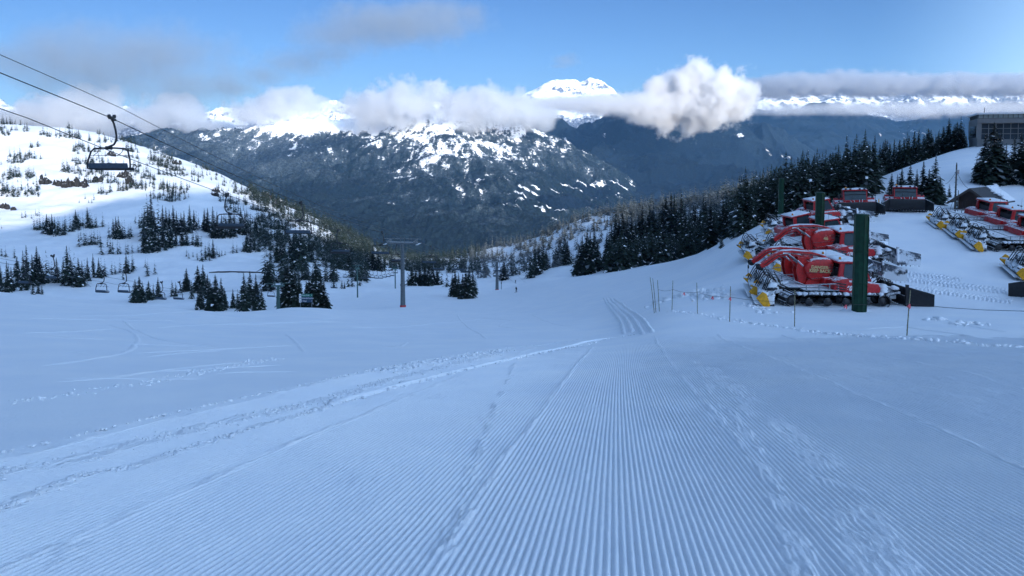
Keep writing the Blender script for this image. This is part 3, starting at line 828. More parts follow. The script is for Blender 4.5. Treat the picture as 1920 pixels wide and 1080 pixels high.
    for px in range(1196, 1340, 6):
        b = float(np.interp(px, [1190, 1270, 1330, 1350], [494, 482, 466, 462]))
        h = float(np.interp(px, [1190, 1240, 1290, 1320, 1345], [100, 112, 112, 95, 70])) * r_.uniform(0.72, 1.08)
        sp.append((px + r_.uniform(-3, 3), b + r_.uniform(-4, 1), h))
    clump('on the edge of the forest by the piste', 'dark', sp, y0=60)
    clump('alone on the snow edge of the forest', 'dark', [(1353,465,28)], y0=60)
    # ---- the black forest on the hill behind the snow groomers
    sil = ([1330, 1380, 1450, 1500, 1560, 1600, 1660, 1700, 1745, 1790, 1812], [398, 368, 322, 302, 290, 280, 262, 252, 246, 234, 256])
    sp1, sp2, sp3 = [], [], []
    for px in range(1352, 1660, 9):
        t = float(np.interp(px, *sil)); sp1.append((px + r_.uniform(-3, 3), t, r_.uniform(168, 195)))
    for px in range(1372, 1630, 8):
        t = float(np.interp(px, *sil)); sp2.append((px + r_.uniform(-3, 3), t + r_.uniform(14, 34), r_.uniform(138, 152)))
    for px in range(1396, 1622, 8):
        t = float(np.interp(px, *sil)); sp3.append((px + r_.uniform(-3, 3), t + r_.uniform(34, 62), r_.uniform(112, 122)))
    for (lst, w) in ((sp3, 'at the foot of the hill behind the snow groomers'), (sp2, 'on the hill behind the snow groomers'), (sp1, 'along the skyline of the dark hill')):
        for (px, top, Y) in lst:
            x = uof(px) * Y; g = Hz(x, Y); z = at(px, top + r_.uniform(-7, 9), Y).z
            if z - g > 2: TREES.append((x, Y, z - g, 'dark', w, (z - g) * F / Y, px))
    sp = []
    for px in list(range(1652, 1770, 9)):
        t = float(np.interp(px, *sil)) + r_.uniform(-8, 14); Y = 166 + r_.uniform(0, 26)
        x = uof(px) * Y; g = Hz(x, Y); z = at(px, t, Y).z
        if z - g > 2: TREES.append((x, Y, z - g, 'dark', 'behind the crest of the white slope', (z - g) * F / Y, px))
    for (px, t) in ((1772, 240), (1785, 229), (1779, 246), (1766, 246), (1798, 249), (1803, 254), (1819, 247)):
        Y = 168.0; x = uof(px) * Y; g = Hz(x, Y); z = at(px, t, Y).z
        TREES.append((x, Y, z - g, 'dark', 'on the crest left of the lodge', (z - g) * F / Y, px))
    clump('on the white slope behind the parked groomer', 'dark', [(1671,372,48),(1682,368,42),(1690,365,52),(1706,368,64),(1718,372,56),(1729,378,78),(1741,380,64),(1752,382,90),(1762,380,50),(1780,370,26)], y0=88)
    for (px, t) in ((1824, 296), (1838, 250), (1848, 262), (1856, 228), (1866, 244), (1878, 268), (1893, 252), (1905, 246), (1916, 262), (1930, 240), (1950, 250)):
        Y = 116 + r_.uniform(-4, 5); x = uof(px) * Y; g = Hz(x, Y); z = at(px, t, Y).z
        TREES.append((x, Y, z - g, 'dark', 'between the hut and the lodge', (z - g) * F / Y, px))

def build_forests():
    rest = plant_trees()
    rr = random.Random(17)
    for (x, y, h, kind, where, hp, px) in list(TREES):
        for _ in range(2 if kind == 'dusted' and hp > 30 else 0):
            x2, y2 = x + rr.uniform(-4, 4), y + rr.uniform(0.5, 7)
            rest.append((x2, y2, h * rr.uniform(0.5, 0.95)))
    r_ = random.Random(11)
    far = [(x, y, Hz(x, y), h, r_.uniform(0, 6.28)) for (x, y, h, *_) in rest]
    # scrub on the sunny upper slope: drawn where a noise field says so
    g_ = np.random.RandomState(11)
    def scatter(n, px0, px1, Y0, Y1, h0, h1, thr, sc, top=None, lst=far, fn=None):
        px = g_.uniform(px0, px1, n); Y = np.sqrt(g_.uniform(Y0 * Y0, Y1 * Y1, n)); x = np.array([uof(p) for p in px]) * Y
        ok = fbm(x / sc, Y / sc, 3, 77) > thr
        x, Y = x[ok], Y[ok]; z = H(x, Y) - 0.05
        for a, b, c in zip(x, Y, z): lst.append((a, b, c, r_.uniform(h0, h1) * (0.7 + 0.6 * r_.random()), r_.uniform(0, 6.28)))
    scatter(3800, -120, 330, 590, 880, 4.5, 11.0, 0.30, 38)
    scatter(1900, 240, 560, 590, 800, 3.5, 9.5, 0.26, 30)
    scatter(300, -150, 200, 470, 650, 3.0, 6.0, 0.36, 40)
    far.extend([(x, y, z, h * 1.2, a) for (x, y, z, h, a) in far[:0]])
    scatter(900, 490, 690, 340, 560, 8, 15, 0.22, 30)
    scatter(160, 420, 500, 500, 600, 6, 10, 0.1, 30)
    scatter(900, 1375, 1635, 112, 205, 5, 8.5, -1.5, 60)
    scatter(260, 1640, 1800, 160, 200, 4, 6.5, -1.5, 60)
    # the wooded ridge that closes the bowl, the run and the right-hand forest
    scatter(1900, 470, 700, 470, 760, 6, 12, -0.08, 44)
    scatter(1500, 560, 900, 500, 790, 6, 12, -0.3, 50)
    lit = []  # frosted ridge firs, their snow share raised to stand in for sunlight
    scatter(1500, 880, 1250, 440, 780, 6, 13, -0.05, 42, lst=lit)
    scatter(900, 1150, 1480, 460, 700, 8, 15, -0.6, 60, lst=lit)
    scatter(1100, 1140, 1480, 205, 440, 7, 13, -0.6, 60)
    o = forest_mesh('ridge_forest', lit, 1); tag(o, 'frosted firs, whitened to look sunlit, on the ridge beyond the end of the piste', 'forest', kind='stuff')
    o = forest_mesh('forest', far, 0); tag(o, 'small far firs scattered over the bowl slopes and the ridge behind the lifts', 'forest', kind='stuff')
# ------------------------------------------------------------------ snow groomers
RED = paint('groomer_red', (0.48, 0.012, 0.016), 0.38, var=0.25, snow=0.16)
RED2 = paint('winch_red', (0.52, 0.014, 0.012), 0.42, var=0.3, snow=0.10)
BLACK = paint('black_steel', (0.018, 0.018, 0.02), 0.5, var=0.4, snow=0.25)
BLADE = paint('blade_steel', (0.014, 0.015, 0.018), 0.45, 0.2, var=0.4, snow=0.12)
RUBBER = paint('track_rubber', (0.02, 0.02, 0.022), 0.75, var=0.3, snow=0.38)
GREY = paint('galvanised_steel', (0.30, 0.32, 0.34), 0.45, 0.5, var=0.3, snow=0.45)
YELLOW = paint('flap_yellow', (0.80, 0.38, 0.010), 0.6, var=0.3, snow=0.05)
SNOWY = paint('packed_snow', (0.78, 0.80, 0.83), 0.8, var=0.1)
GRIMY = paint('snow_caked_steel', (0.05, 0.055, 0.065), 0.7, var=0.5, snow=1.12, scale=2.6)
CAKED = paint('snow_plastered_steel', (0.10, 0.11, 0.13), 0.7, var=0.5, snow=1.12, scale=1.5)
WHITEP = paint('white_lettering', (0.75, 0.75, 0.75), 0.5, var=0.1)
GOLD = paint('faded_lettering', (0.65, 0.50, 0.22), 0.5, var=0.2)
AMBER = paint('amber_lens', (0.6, 0.2, 0.02), 0.25, var=0.1)
INSIDE = paint('cab_interior', (0.025, 0.025, 0.028), 0.8, var=0.3)
def glass_mat():
    m, nt, bs = new_mat('cab_glass')
    n = noise_(nt, 2.5, 4, 0.6, obj_coord(nt))
    nt.links.new(mixc(nt, n, (0.015, 0.025, 0.03), (0.06, 0.09, 0.10)), bs.inputs['Base Color'])
    bs.inputs['Roughness'].default_value = 0.08; bs.inputs['Specular IOR Level'].default_value = 0.7
    return m
GLASS = glass_mat()
FONT_CACHE = {}
def lettering(text, size, mat, parent, loc, rot, name='lettering', bold=0.0, shear=0.0, align='CENTER'):
    cu = bpy.data.curves.new('lettering', 'FONT'); cu.body = text; cu.size = size; cu.extrude = 0.006; cu.align_x = align; cu.align_y = 'CENTER'
    cu.offset = bold; cu.shear = shear; cu.space_line = 0.85
    t = bpy.data.objects.new('tmp', cu); COL.objects.link(t)
    bpy.context.view_layer.update()
    me = bpy.data.meshes.new_from_object(t.evaluated_get(bpy.context.evaluated_depsgraph_get()))
    bpy.data.objects.remove(t)
    me.materials.clear()
    o = link(name, me, mat, parent)
    o.location = loc; o.rotation_euler = rot
    return o
def stadium(x0, x1, z0, z1, xr=0.55, n=6):
    """belt outline: flat below, both ends rising"""
    pts = []
    r = (z1 - z0) / 2
    for cx, sgn, a0 in ((x1, 1, -90), (x0, -1, 90)):
        for i in range(n + 1):
            a = R(a0 + 180 * i / n)
            pts.append((cx + r * math.cos(a), (z0 + z1) / 2 + r * math.sin(a)))
    return pts
def make_groomer(winch=None, snow_blade=False, blade_up=0.0, number=None, detail=True):
    t = thing('snow_groomer', 'red groomer', 'snow groomer')
    # --- belts, wheels, cleats
    for s in (-1, 1):
        y0, y1 = (0.78, 2.08) if s > 0 else (-2.08, -0.78)
        b = MB()
        out_ = stadium(-2.85, 2.85, 0.02, 0.86)
        # raise the front idler a little and make a thin belt by two outlines
        inn = [(x * 0.985, 0.44 + (z - 0.44) * 0.86) for x, z in out_]
        n = len(out_)
        vs = [(x, y, z) for y in (y0, y1) for x, z in out_] + [(x, y, z) for y in (y0, y1) for x, z in inn]
        fs = []
        for i in range(n):
            j = (i + 1) % n
            fs += [(i, j, n + j, n + i), (2 * n + i, 3 * n + i, 3 * n + j, 2 * n + j), (i, 2 * n + i, 2 * n + j, j), (n + i, n + j, 3 * n + j, 3 * n + i)]
        b.add(vs, fs)
        # cleats right round the belt
        P = [Vector((x, 0, z)) for x, z in out_]
        per = [0]
        for i in range(n): per.append(per[-1] + (P[(i + 1) % n] - P[i]).length)
        m = 58
        for k in range(m):
            d = per[-1] * k / m; i = max(q for q in range(n) if per[q] <= d)
            a, c = P[i], P[(i + 1) % n]; f = (d - per[i]) / max(1e-6, per[i + 1] - per[i]); p = a + (c - a) * f
            tg = (c - a).normalized(); nr = Vector((tg.z, 0, -tg.x))
            M = Matrix((tg, Vector((0, 1, 0)), nr)).transposed()
            b.box(p + nr * 0.035 + Vector((0, (y0 + y1) / 2, 0)), (0.05, y1 - y0 - 0.04, 0.10), M)
        tr = b.build('track', RUBBER, t)
        w = MB()
        for i, x in enumerate((-2.85, -1.75, -0.6, 0.55, 1.7, 2.85)):
            r = 0.30 if i in (0, 5) else 0.25
            z = 0.44 if i in (0, 5) else 0.36
            for yy in (y0 + 0.12, y1 - 0.30):
                w2 = MB(); w2.lathe([(0.05, 0), (r * 0.5, 0.0), (r * 0.62, 0.04), (r, 0.03), (r, 0.15), (r * 0.6, 0.15), (0.05, 0.12)], (x, yy, z), 14, 'y')
                if yy > 0 or True: w2.build('wheel', BLACK, tr)
        # snow heaped along the top run of the belt
        sb = MB()
        r_ = random.Random(5 + s)
        for i in range(15):
            sb.blob((-2.4 + i * 0.36 + r_.uniform(-.06, .06), s * 1.93 + r_.uniform(-.08, .08), 0.90), r_.uniform(0.15, 0.22), r_.randint(0, 999), sub=1, sq=(1.1, 1.2, 0.75))
        sb.build('snow_cap', SNOWY, tr)
    # --- chassis, fenders, deck
    b = MB(); b.box((0.0, 0, 0.78), (5.9, 1.5, 0.62), bev=0.06); b.box((-1.5, 0, 1.12), (2.6, 2.6, 0.10)); b.box((2.95, 0, 0.75), (0.5, 1.9, 0.5), bev=0.05)
    b.build('chassis', BLACK, t)
    b = MB()
    for s in (-1, 1):
        for z in (1.12, 1.42): b.bar((-2.1, s * 2.0, z), (0.05, s * 2.0, z + (0.12 if z > 1.3 else 0)), 0.06, 0.06)
        for x in (-2.0, -1.2, -0.55, 0.0): b.bar((x, s * 2.0, 1.12), (x, s * 2.0, 1.47), 0.05, 0.05)
        b.box((-1.0, s * 1.6, 1.10), (2.2, 0.75, 0.05))
    b.bar((-2.1, -2.0, 1.42), (-2.1, 2.0, 1.42), 0.06, 0.06)
    b.build('deck_rail', GREY, t)
    # --- body: side pods with louvres under and behind the cab, sloping nose
    side = [(-0.05, 1.15), (0.02, 1.62), (0.45, 1.80), (0.95, 1.86), (1.05, 1.62), (2.1, 1.60), (3.05, 1.52), (3.2, 1.25), (3.15, 0.98), (1.3, 0.92), (0.6, 1.02)]
    b = MB()
    b.prism(side, -2.02, -0.72, bev=0.05); b.prism(side, 0.72, 2.02, bev=0.05)
    b.prism([(0.3, 1.05), (0.3, 1.75), (2.9, 1.6), (3.2, 1.3), (3.15, 0.98)], -0.70, 0.70, bev=0.04)
    bd = b.build('body', RED, t)
    for s in (-1, 1):
        b = MB()
        for i in range(3):
            z = 1.22 + i * 0.16
            b.bar((0.10, s * 2.03, z + 0.04), (0.72 + 0.04 * i, s * 2.03, z - 0.06), 0.02, 0.075)
        b.build('louvre', BLACK, bd)
    lettering('600', 0.40, WHITEP, bd, (1.10, -2.03, 1.24), (R(90), 0, 0), bold=0.02, shear=0.25)
    # --- cab
    cab = MB()
    yc = 1.12
    # corner posts, sills, roof frame in red; A-posts rake back
    for s in (-1, 1):
        cab.prism([(0.62, 1.55), (0.78, 2.66), (1.12, 2.66), (1.02, 2.0), (1.22, 1.55)], s * yc - 0.06, s * yc + 0.06, bev=0.02)
        cab.bar((2.95, s * yc, 1.58), (2.45, s * yc, 2.66), 0.10, 0.10)
        cab.bar((1.85, s * yc, 1.58), (1.80, s * yc, 2.66), 0.06, 0.05)
        cab.bar((0.9, s * yc, 1.62), (3.0, s * yc, 1.60), 0.10, 0.16)
    cab.bar((2.98, -yc, 1.60), (2.98, yc, 1.60), 0.12, 0.18)
    cab.bar((0.72, -yc, 1.65), (0.72, yc, 1.65), 0.12, 0.3)
    cb = cab.build('cab', RED, t)
    for s in (-1, 1):
        g = MB()
        g.prism([(1.10, 1.66), (1.06, 2.0), (1.14, 2.62), (2.42, 2.62), (2.88, 1.66)], s * (yc + 0.02) - 0.012, s * (yc + 0.02) + 0.012)
        g.build('window', GLASS, cb)
    g = MB()
    g.add([(2.97, -1.05, 1.66), (2.97, 1.05, 1.66), (2.49, 1.05, 2.62), (2.49, -1.05, 2.62), (2.94, -1.05, 1.66), (2.94, 1.05, 1.66), (2.46, 1.05, 2.62), (2.46, -1.05, 2.62)],
          [(0, 1, 2, 3), (7, 6, 5, 4), (0, 4, 5, 1), (2, 6, 7, 3)])
    g.build('windscreen', GLASS, cb)
    g = MB(); g.box((1.75, 0, 1.95), (1.9, 2.1, 0.7)); g.box((1.3, 0, 2.3), (0.3, 0.6, 0.6), bev=0.05); g.build('interior', INSIDE, cb)
    for y in (-0.45, 0.45):
        g = MB(); g.bar((2.99, y, 1.70), (2.78, y + 0.35, 2.15), 0.03, 0.03); g.build('wiper', BLACK, cb)
    r = MB(); r.box((1.65, 0, 2.73), (2.05, 2.42, 0.14), bev=0.05)
    rf = r.build('roof', RED, cb)
    r = MB(); r.box((1.6, 0, 2.83), (1.85, 2.2, 0.10), bev=0.045); r.blob((1.2, 0.3, 2.86), 0.35, 3, sq=(1.6, 1.8, .25)); r.build('snow_cap', SNOWY, rf)
    r = MB(); r.lathe([(0.09, 0), (0.09, 0.06), (0.075, 0.17), (0.02, 0.2)], (0.95, -0.8, 2.85), 12); r.build('beacon', AMBER, rf)
    for y in (-0.9, -0.45, 0.45, 0.9):
        r = MB(); r.box((2.68, y, 2.86), (0.12, 0.22, 0.16), bev=0.03); r.build('work_light', GLASS, rf)
    for s in (-1, 1):
        m_ = MB(); m_.tube([(2.7, s * 1.15, 2.2), (2.85, s * 1.55, 2.25), (2.85, s * 1.6, 2.15)], 0.02, 6); m_.box((2.85, s * 1.62, 2.05), (0.08, 0.2, 0.42), bev=0.02); m_.build('mirror', BLACK, cb)
    a = MB(); a.tube([(0.8, 0.9, 2.8), (0.78, 0.95, 4.3)], [0.012, 0.006], 5); a.build('antenna', BLACK, cb)
    # engine deck and exhaust behind the cab
    e = MB(); e.box((0.1, 0, 1.45), (1.1, 1.9, 0.55), bev=0.06); e.tube([(0.35, 0.7, 1.6), (0.35, 0.7, 2.5), (0.25, 0.7, 2.62)], 0.08, 10); e.build('engine_deck', RED, t)
    # --- blade with two wings, push frame, rams
    lift = blade_up
    mat = CAKED if snow_blade else BLADE
    bl = MB()
    def moldboard(p0, p1, h0, h1, lean=0.28):
        a, c = Vector(p0), Vector(p1); d = (c - a); L = d.length; d.normalize(); nrm = Vector((d.y, -d.x, 0))
        vs = []; n = 6
        for (q, h) in ((a, h0), (c, h1)):
            for i in range(n + 1):
                f = i / n; cv = lean * (math.sin((f - 0.15) * 3.0) * -0.35 + f * 0.25)
                for th in (0, 0.06): vs.append(q + nrm * (-cv + th) + Vector((0, 0, f * h)))
        m2 = (n + 1) * 2
        fs = []
        for i in range(n):
            k = 2 * i
            fs += [(k, k + 2, m2 + k + 2, m2 + k), (k + 1, m2 + k + 1, m2 + k + 3, k + 3), (k, k + 1, k + 3, k + 2), (m2 + k, m2 + k + 2, m2 + k + 3, m2 + k + 1)]
        fs += [(0, m2, m2 + 1, 1), (2 * n, 2 * n + 1, m2 + 2 * n + 1, m2 + 2 * n)]
        bl.add(vs, fs, 0, False)
        for i in range(int(L / 0.28)):           # teeth along the lower edge
            q = a + d * (0.14 + i * 0.28)
            bl.box(q + Vector((0, 0, -0.04)) + nrm * 0.03, (0.09, 0.05, 0.14), Matrix((d, nrm, Vector((0, 0, 1)))).transposed())
        return d, nrm
    bl_z = 0.12 + lift
    moldboard((4.45, -1.75, bl_z), (4.45, 1.75, bl_z), 1.15, 1.15)
    moldboard((5.75, -2.45, bl_z), (4.45, -1.75, bl_z), 0.85, 1.2, 0.12); moldboard((4.45, 1.75, bl_z), (5.75, 2.45, bl_z), 1.2, 0.85, 0.12)
    for y in (-1.75, 1.75): bl.bar((4.42, y, bl_z - 0.05), (4.42, y, bl_z + 1.35), 0.16, 0.14)
    bl.bar((4.36, -1.7, bl_z + 0.55), (4.36, 1.7, bl_z + 0.55), 0.14, 0.16)
    bl.build('blade', mat, t)
    f = MB()
    for y in (-0.65, 0.65):
        f.bar((2.9, y, 0.55), (4.3, y, 0.5 + lift), 0.18, 0.24)
        f.tube([(3.1, y * 0.7, 1.15), (4.3, y * 0.9, 1.05 + lift)], 0.07, 8)
        f.bar((3.5, y, 0.6), (4.25, y * 2, 0.9 + lift), 0.10, 0.12)
    f.box((3.9, 0, 0.75 + lift * .7), (0.7, 1.5, 0.4), bev=0.08)
    for i in range(7):
        f.blob((3.4 + 0.14 * i, -0.9 + 0.3 * (i % 5), 0.85 + 0.1 * (i % 3) + lift * .5), 0.26, 40 + i, sub=2, sq=(1, 1.1, .8))
    f.build('push_frame', GRIMY, t)
    f = MB()
    for y in (-0.5, -0.2, 0.25, 0.5):
        f.tube([(3.0, y, 1.3), (3.45, y * 1.2, 1.75 + 0.1 * y), (4.0, y, 1.55), (4.3, y * 0.8, 1.0 + lift)], 0.03, 6)
    f.build('hose', BLACK, t)
    # --- tiller at the back: comb bar, snow-caked housing, arms, hoses, yellow end flaps
    ti = MB()
    ti.box((-4.25, 0, 0.42), (0.75, 4.3, 0.42), bev=0.10); ti.box((-4.75, 0, 0.22), (0.5, 4.4, 0.08), rot=Matrix.Rotation(R(14), 3, 'Y'))
    for s in (-1, 1): ti.box((-4.2, s * 2.2, 0.42), (0.7, 0.06, 0.6), bev=0.02)
    r_ = random.Random(8)
    for i in range(16):
        ti.blob((-4.2 + r_.uniform(-.28, .25), -1.9 + i * 0.25, 0.66 + r_.uniform(-.05, .12)), r_.uniform(0.18, 0.30), i, sub=2, sq=(1, 1, .7))
    for i in range(9):
        ti.blob((-3.75 + r_.uniform(-.35, .3), r_.uniform(-1.1, 1.1), 0.95 + r_.uniform(-.15, .35)), r_.uniform(0.18, 0.33), 60 + i, sub=2, sq=(1, 1, .8))
    tl = ti.build('tiller', GRIMY, t)
    ar = MB()
    for s in (-1, 1):
        ar.bar((-2.7, s * 0.55, 0.85), (-4.0, s * 0.9, 0.75), 0.16, 0.20); ar.bar((-2.5, s * 0.4, 1.35), (-3.9, s * 0.35, 1.15), 0.12, 0.12)
        ar.bar((-3.2, s * 0.6, 0.9), (-4.1, s * 1.9, 0.85), 0.10, 0.12); ar.bar((-3.7, s * 0.5, 0.7), (-3.75, s * 0.5, 1.6), 0.1, 0.1)
    ar.box((-3.7, 0, 1.35), (0.3, 1.1, 0.35), bev=0.06)
    ar.build('tiller_arm', GRIMY, t)
    ho = MB()
    for i, y in enumerate((-0.75, -0.55, -0.35, 0.3, 0.5, 0.75)):
        hgt = 0.5 + 0.14 * (i % 3)
        ho.tube([(-3.0, y * .7, 1.2)] + [(-3.0 - 1.0 * f_, y, 1.25 + hgt * math.sin(3.14 * f_)) for f_ in (0.2, 0.4, 0.6, 0.8)] + [(-4.15, y * 1.2, 0.9)], 0.035, 6)
    ho.build('hose', BLACK, t)
    for s in (-1, 1):
        fl = MB()
        poly = [(-4.95, 0.62), (-4.58, 1.04), (-4.34, 0.92), (-4.10, 0.26), (-4.2, 0.10), (-4.5, 0.14)]
        fl.prism(poly, s * 2.42 - 0.02, s * 2.42 + 0.02, bev=0.015)
        o = fl.build('flap', YELLOW, tl)
    a_ = R(-15); pv = Vector((-4.2, 0, 0)); tl.rotation_euler = (0, 0, a_)      # the tiller trails at an angle
    tl.location = pv - Matrix.Rotation(a_, 3, 'Z') @ pv + Vector((0.4, 0, 0))
    for o in (bd, cb): o.location = (-0.25, 0, 0); o.scale = (0.9, 1, 1)
    # --- winch
    if winch:
        w = MB()
        hull = [(-1.40, 2.30), (-1.15, 2.68), (-0.5, 2.84), (0.25, 2.86), (0.50, 2.62), (0.42, 2.1), (0.15, 1.62), (-0.25, 1.46), (-0.95, 1.50), (-1.22, 1.85)]
        w.prism(hull, -0.62, 0.62, bev=0.12)
        w.prism([(-1.3, 1.2), (-1.1, 1.55), (0.1, 1.5), (0.2, 1.2)], -0.5, 0.5)
        dr = w.build('winch_drum', RED2, t)
        s_ = MB()
        s_.prism([(-0.95, 2.75), (-0.5, 2.85), (0.15, 2.87), (0.2, 2.91), (-0.4, 2.93), (-0.85, 2.83)], -0.42, 0.45, bev=0.02); s_.build('snow_cap', SNOWY, dr)
        for y in (-0.45, 0.4):
            fan = MB(); fan.lathe([(0.02, 0), (0.42, 0), (0.42, 0.08), (0.36, 0.1), (0.02, 0.1)], (0.62, y, 1.95), 16, 'y'); fan.build('drum_wheel', BLACK, dr)
        if winch == 'danger':
            lettering('DANGER:\nKEEP BACK', 0.27, GOLD, dr, (-0.42, -0.645, 2.22), (R(90), R(3), 0), bold=0.008)
        elif winch == 'number':
            lettering('46', 0.36, GOLD, dr, (-0.30, -0.645, 2.25), (R(90), 0, 0), bold=0.006)
            lettering('°', 0.30, GOLD, dr, (0.02, -0.645, 2.36), (R(90), 0, 0))
        # boom: solid nose, two chords with windows behind
        bo = MB()
        up = [(0.35, 2.75), (-0.1, 3.02), (-0.9, 3.24), (-2.0, 3.32), (-2.9, 3.28), (-3.25, 3.10)]
        top = [(x, z) for x, z in up]
        bo.prism([(-2.2, 3.34), (-2.95, 3.30), (-3.30, 3.12), (-4.25, 2.42), (-4.12, 2.20), (-3.75, 2.36), (-3.1, 2.86), (-2.85, 2.98), (-2.2, 3.00)], -0.20, 0.20, bev=0.03)
        bo.prism([(-2.2, 3.34), (-2.2, 3.20), (-0.95, 3.10), (-0.2, 2.90), (0.25, 2.60), (0.45, 2.72), (-0.1, 3.04), (-0.9, 3.26)], -0.20, 0.20, bev=0.02)
        bo.prism([(-2.2, 3.12), (-2.2, 3.00), (-1.5, 2.90), (-0.8, 2.60), (-0.3, 2.55), (-0.5, 2.78), (-1.2, 2.98)], -0.20, 0.20, bev=0.02)
        for x, z0, z1 in ((-1.5, 2.95, 3.2), (-0.95, 2.78, 3.15)): bo.bar((x, 0, z0), (x + 0.12, 0, z1), 0.34, 0.08)
        bm_ = bo.build('boom', RED2, t)
        sv = MB(); sv.lathe([(0.03, -0.1), (0.24, -0.1), (0.17, -0.02), (0.17, 0.02), (0.24, 0.1), (0.03, 0.1)], (-4.2, 0, 2.28), 14, 'y'); sv.build('sheave', BLACK, bm_)
        hk = MB(); hk.tube([(-4.4, 0, 2.2), (-4.45, 0, 1.9), (-4.42, 0, 1.2)], 0.02, 6); hk.box((-4.42, 0, 1.95), (0.1, 0.08, 0.26), bev=0.02); hk.build('cable_hook', BLACK, bm_)
        for s in (-1, 1):
            rm = MB(); rm.tube([(-0.85, s * 0.27, 1.75), (-1.9, s * 0.27, 2.72)], 0.075, 8); rm.tube([(-1.9, s * 0.27, 2.72), (-2.45, s * 0.27, 3.1)], 0.045, 8); rm.build('hydraulic_ram', GREY, bm_)
        hs = MB(); hs.tube([(-0.3, -0.24, 3.0), (-1.2, -0.26, 3.12), (-2.4, -0.24, 3.18), (-3.2, -0.24, 3.02), (-4.0, -0.24, 2.4)], 0.025, 6); hs.build('boom_hose', BLACK, bm_)
        lb = MB(); lb.box((-2.55, -0.212, 3.16), (0.5, 0.012, 0.10), Matrix.Rotation(R(2), 3, 'Y')); lb.build('label_strip', WHITEP, bm_)
        sn = MB(); sn.prism([(-2.9, 3.305), (-2.2, 3.35), (-1.0, 3.27), (-1.1, 3.31), (-2.2, 3.40), (-2.8, 3.36)], -0.13, 0.13, bev=0.015); sn.build('snow_cap', SNOWY, bm_)
        for s in (-1, 1):
            tr_ = MB(); tr_.bar((-1.28, s * 0.625, 1.98), (0.40, s * 0.625, 2.0), 0.02, 0.035); tr_.bar((-0.95, s * 0.625, 1.62), (0.1, s * 0.625, 1.68), 0.02, 0.03); tr_.build('trim_line', BLACK, dr)
            vt = MB()
            for i in range(4): vt.bar((0.12, s * 0.628, 2.2 + i * 0.1), (0.38, s * 0.628, 2.2 + i * 0.1), 0.02, 0.04)
            vt.build('vent', BLACK, dr)
        dr.location = (-0.15, 0, 0)
        mast = MB(); mast.prism([(-1.75, 1.25), (-1.95, 2.0), (-1.85, 2.95), (-1.35, 2.92), (-1.25, 2.0), (-1.35, 1.25)], -0.32, -0.24); mast.prism([(-1.75, 1.25), (-1.95, 2.0), (-1.85, 2.95), (-1.35, 2.92), (-1.25, 2.0), (-1.35, 1.25)], 0.24, 0.32)
        mast.bar((-1.0, 0, 1.3), (-2.4, 0, 2.98), 0.1, 0.1); mast.build('mast', RED2, t)
    return t
def place_on(o, px, Y, rz=0.0, pitch=True, x=None, scale=1.0, sink=0.03):
    """stand a vehicle on the snow, tilted with it"""
    x = uof(px) * Y if x is None else x
    c, s = math.cos(rz), math.sin(rz)
    def h(dx, dy): return Hz(x + dx * c - dy * s, Y + dx * s + dy * c)
    zf, zb, zl, zr = h(2.6, 0), h(-2.6, 0), h(0, 1.6), h(0, -1.6)
    fx = Vector((c * 5.2, s * 5.2, zf - zb)).normalized(); fy = Vector((-s * 3.2, c * 3.2, zl - zr)).normalized()
    fz = fx.cross(fy).normalized(); fy = fz.cross(fx)
    M = Matrix((fx, fy, fz)).transposed()
    o.rotation_euler = M.to_euler()
    o.location = (x, Y, (zf + zb + zl + zr) / 4 - sink); o.scale = (scale,) * 3
    return o
def build_groomers():
    G = 'snow groomers parked on the terrace'
    def relabel(o, lab):
        o['label'] = lab; o['group'] = G
    a = make_groomer('danger'); relabel(a, 'red groomer with danger lettering on its winch drum, half behind the nearest green post')
    place_on(a, 1546, 46.2, R(1), scale=0.98)
    b = make_groomer('plain', snow_blade=True, blade_up=1.0); relabel(b, 'red groomer with snow-caked raised blade, second winch boom from the front')
    place_on(b, 1518, 49.4, R(2), scale=0.94)
    c = make_groomer('number', snow_blade=True); relabel(c, 'red groomer with the number 46 on its winch drum')
    place_on(c, 1554, 57.6, R(0), scale=1.02)
    base = make_groomer(None, snow_blade=True); relabel(base, 'red groomer without winch just behind the one numbered 46')
    place_on(base, 1524, 63.5, R(3), scale=0.95)
    def dup(px, Y, rz, lab, scale=0.98):
        o = copy_tree(base); relabel(o, lab); place_on(o, px, Y, rz, scale=scale); return o
    dup(1478, 66.5, R(4), 'red groomer under the thinnest green post, snow on its roof')
    dup(1512, 73.0, R(2), 'small-looking red groomer at the far end of the left row, under the middle green post')
    plain = make_groomer(None, blade_up=0.32); relabel(plain, 'red groomer facing the piste with black blade, left of the whip antenna')
    place_on(plain, 1598, 80.5, R(-110), scale=1.0)
    o = copy_tree(plain); relabel(o, 'red groomer facing the piste with wide black blade below the firs on the slope'); place_on(o, 1690, 85.0, R(-113), scale=1.0)
    dup(1829, 71.0, R(-3), 'red groomer nearest the brown hut, farthest of the right row', 0.95)
    dup(1868, 66.6, R(-3), 'red groomer in the middle of the right row, white roof', 0.95)
    dup(1908, 62.4, R(-3), 'red groomer with bright yellow flap and long black track, nearest of the right row', 0.95)
    dup(2012, 53.5, R(-6), 'groomer at the right edge of the photo showing only its tiller and hoses')
    o = make_groomer(None); relabel(o, 'groomer at the right edge showing only the end of its black blade'); place_on(o, 2118, 45.5, R(178), scale=1.0)
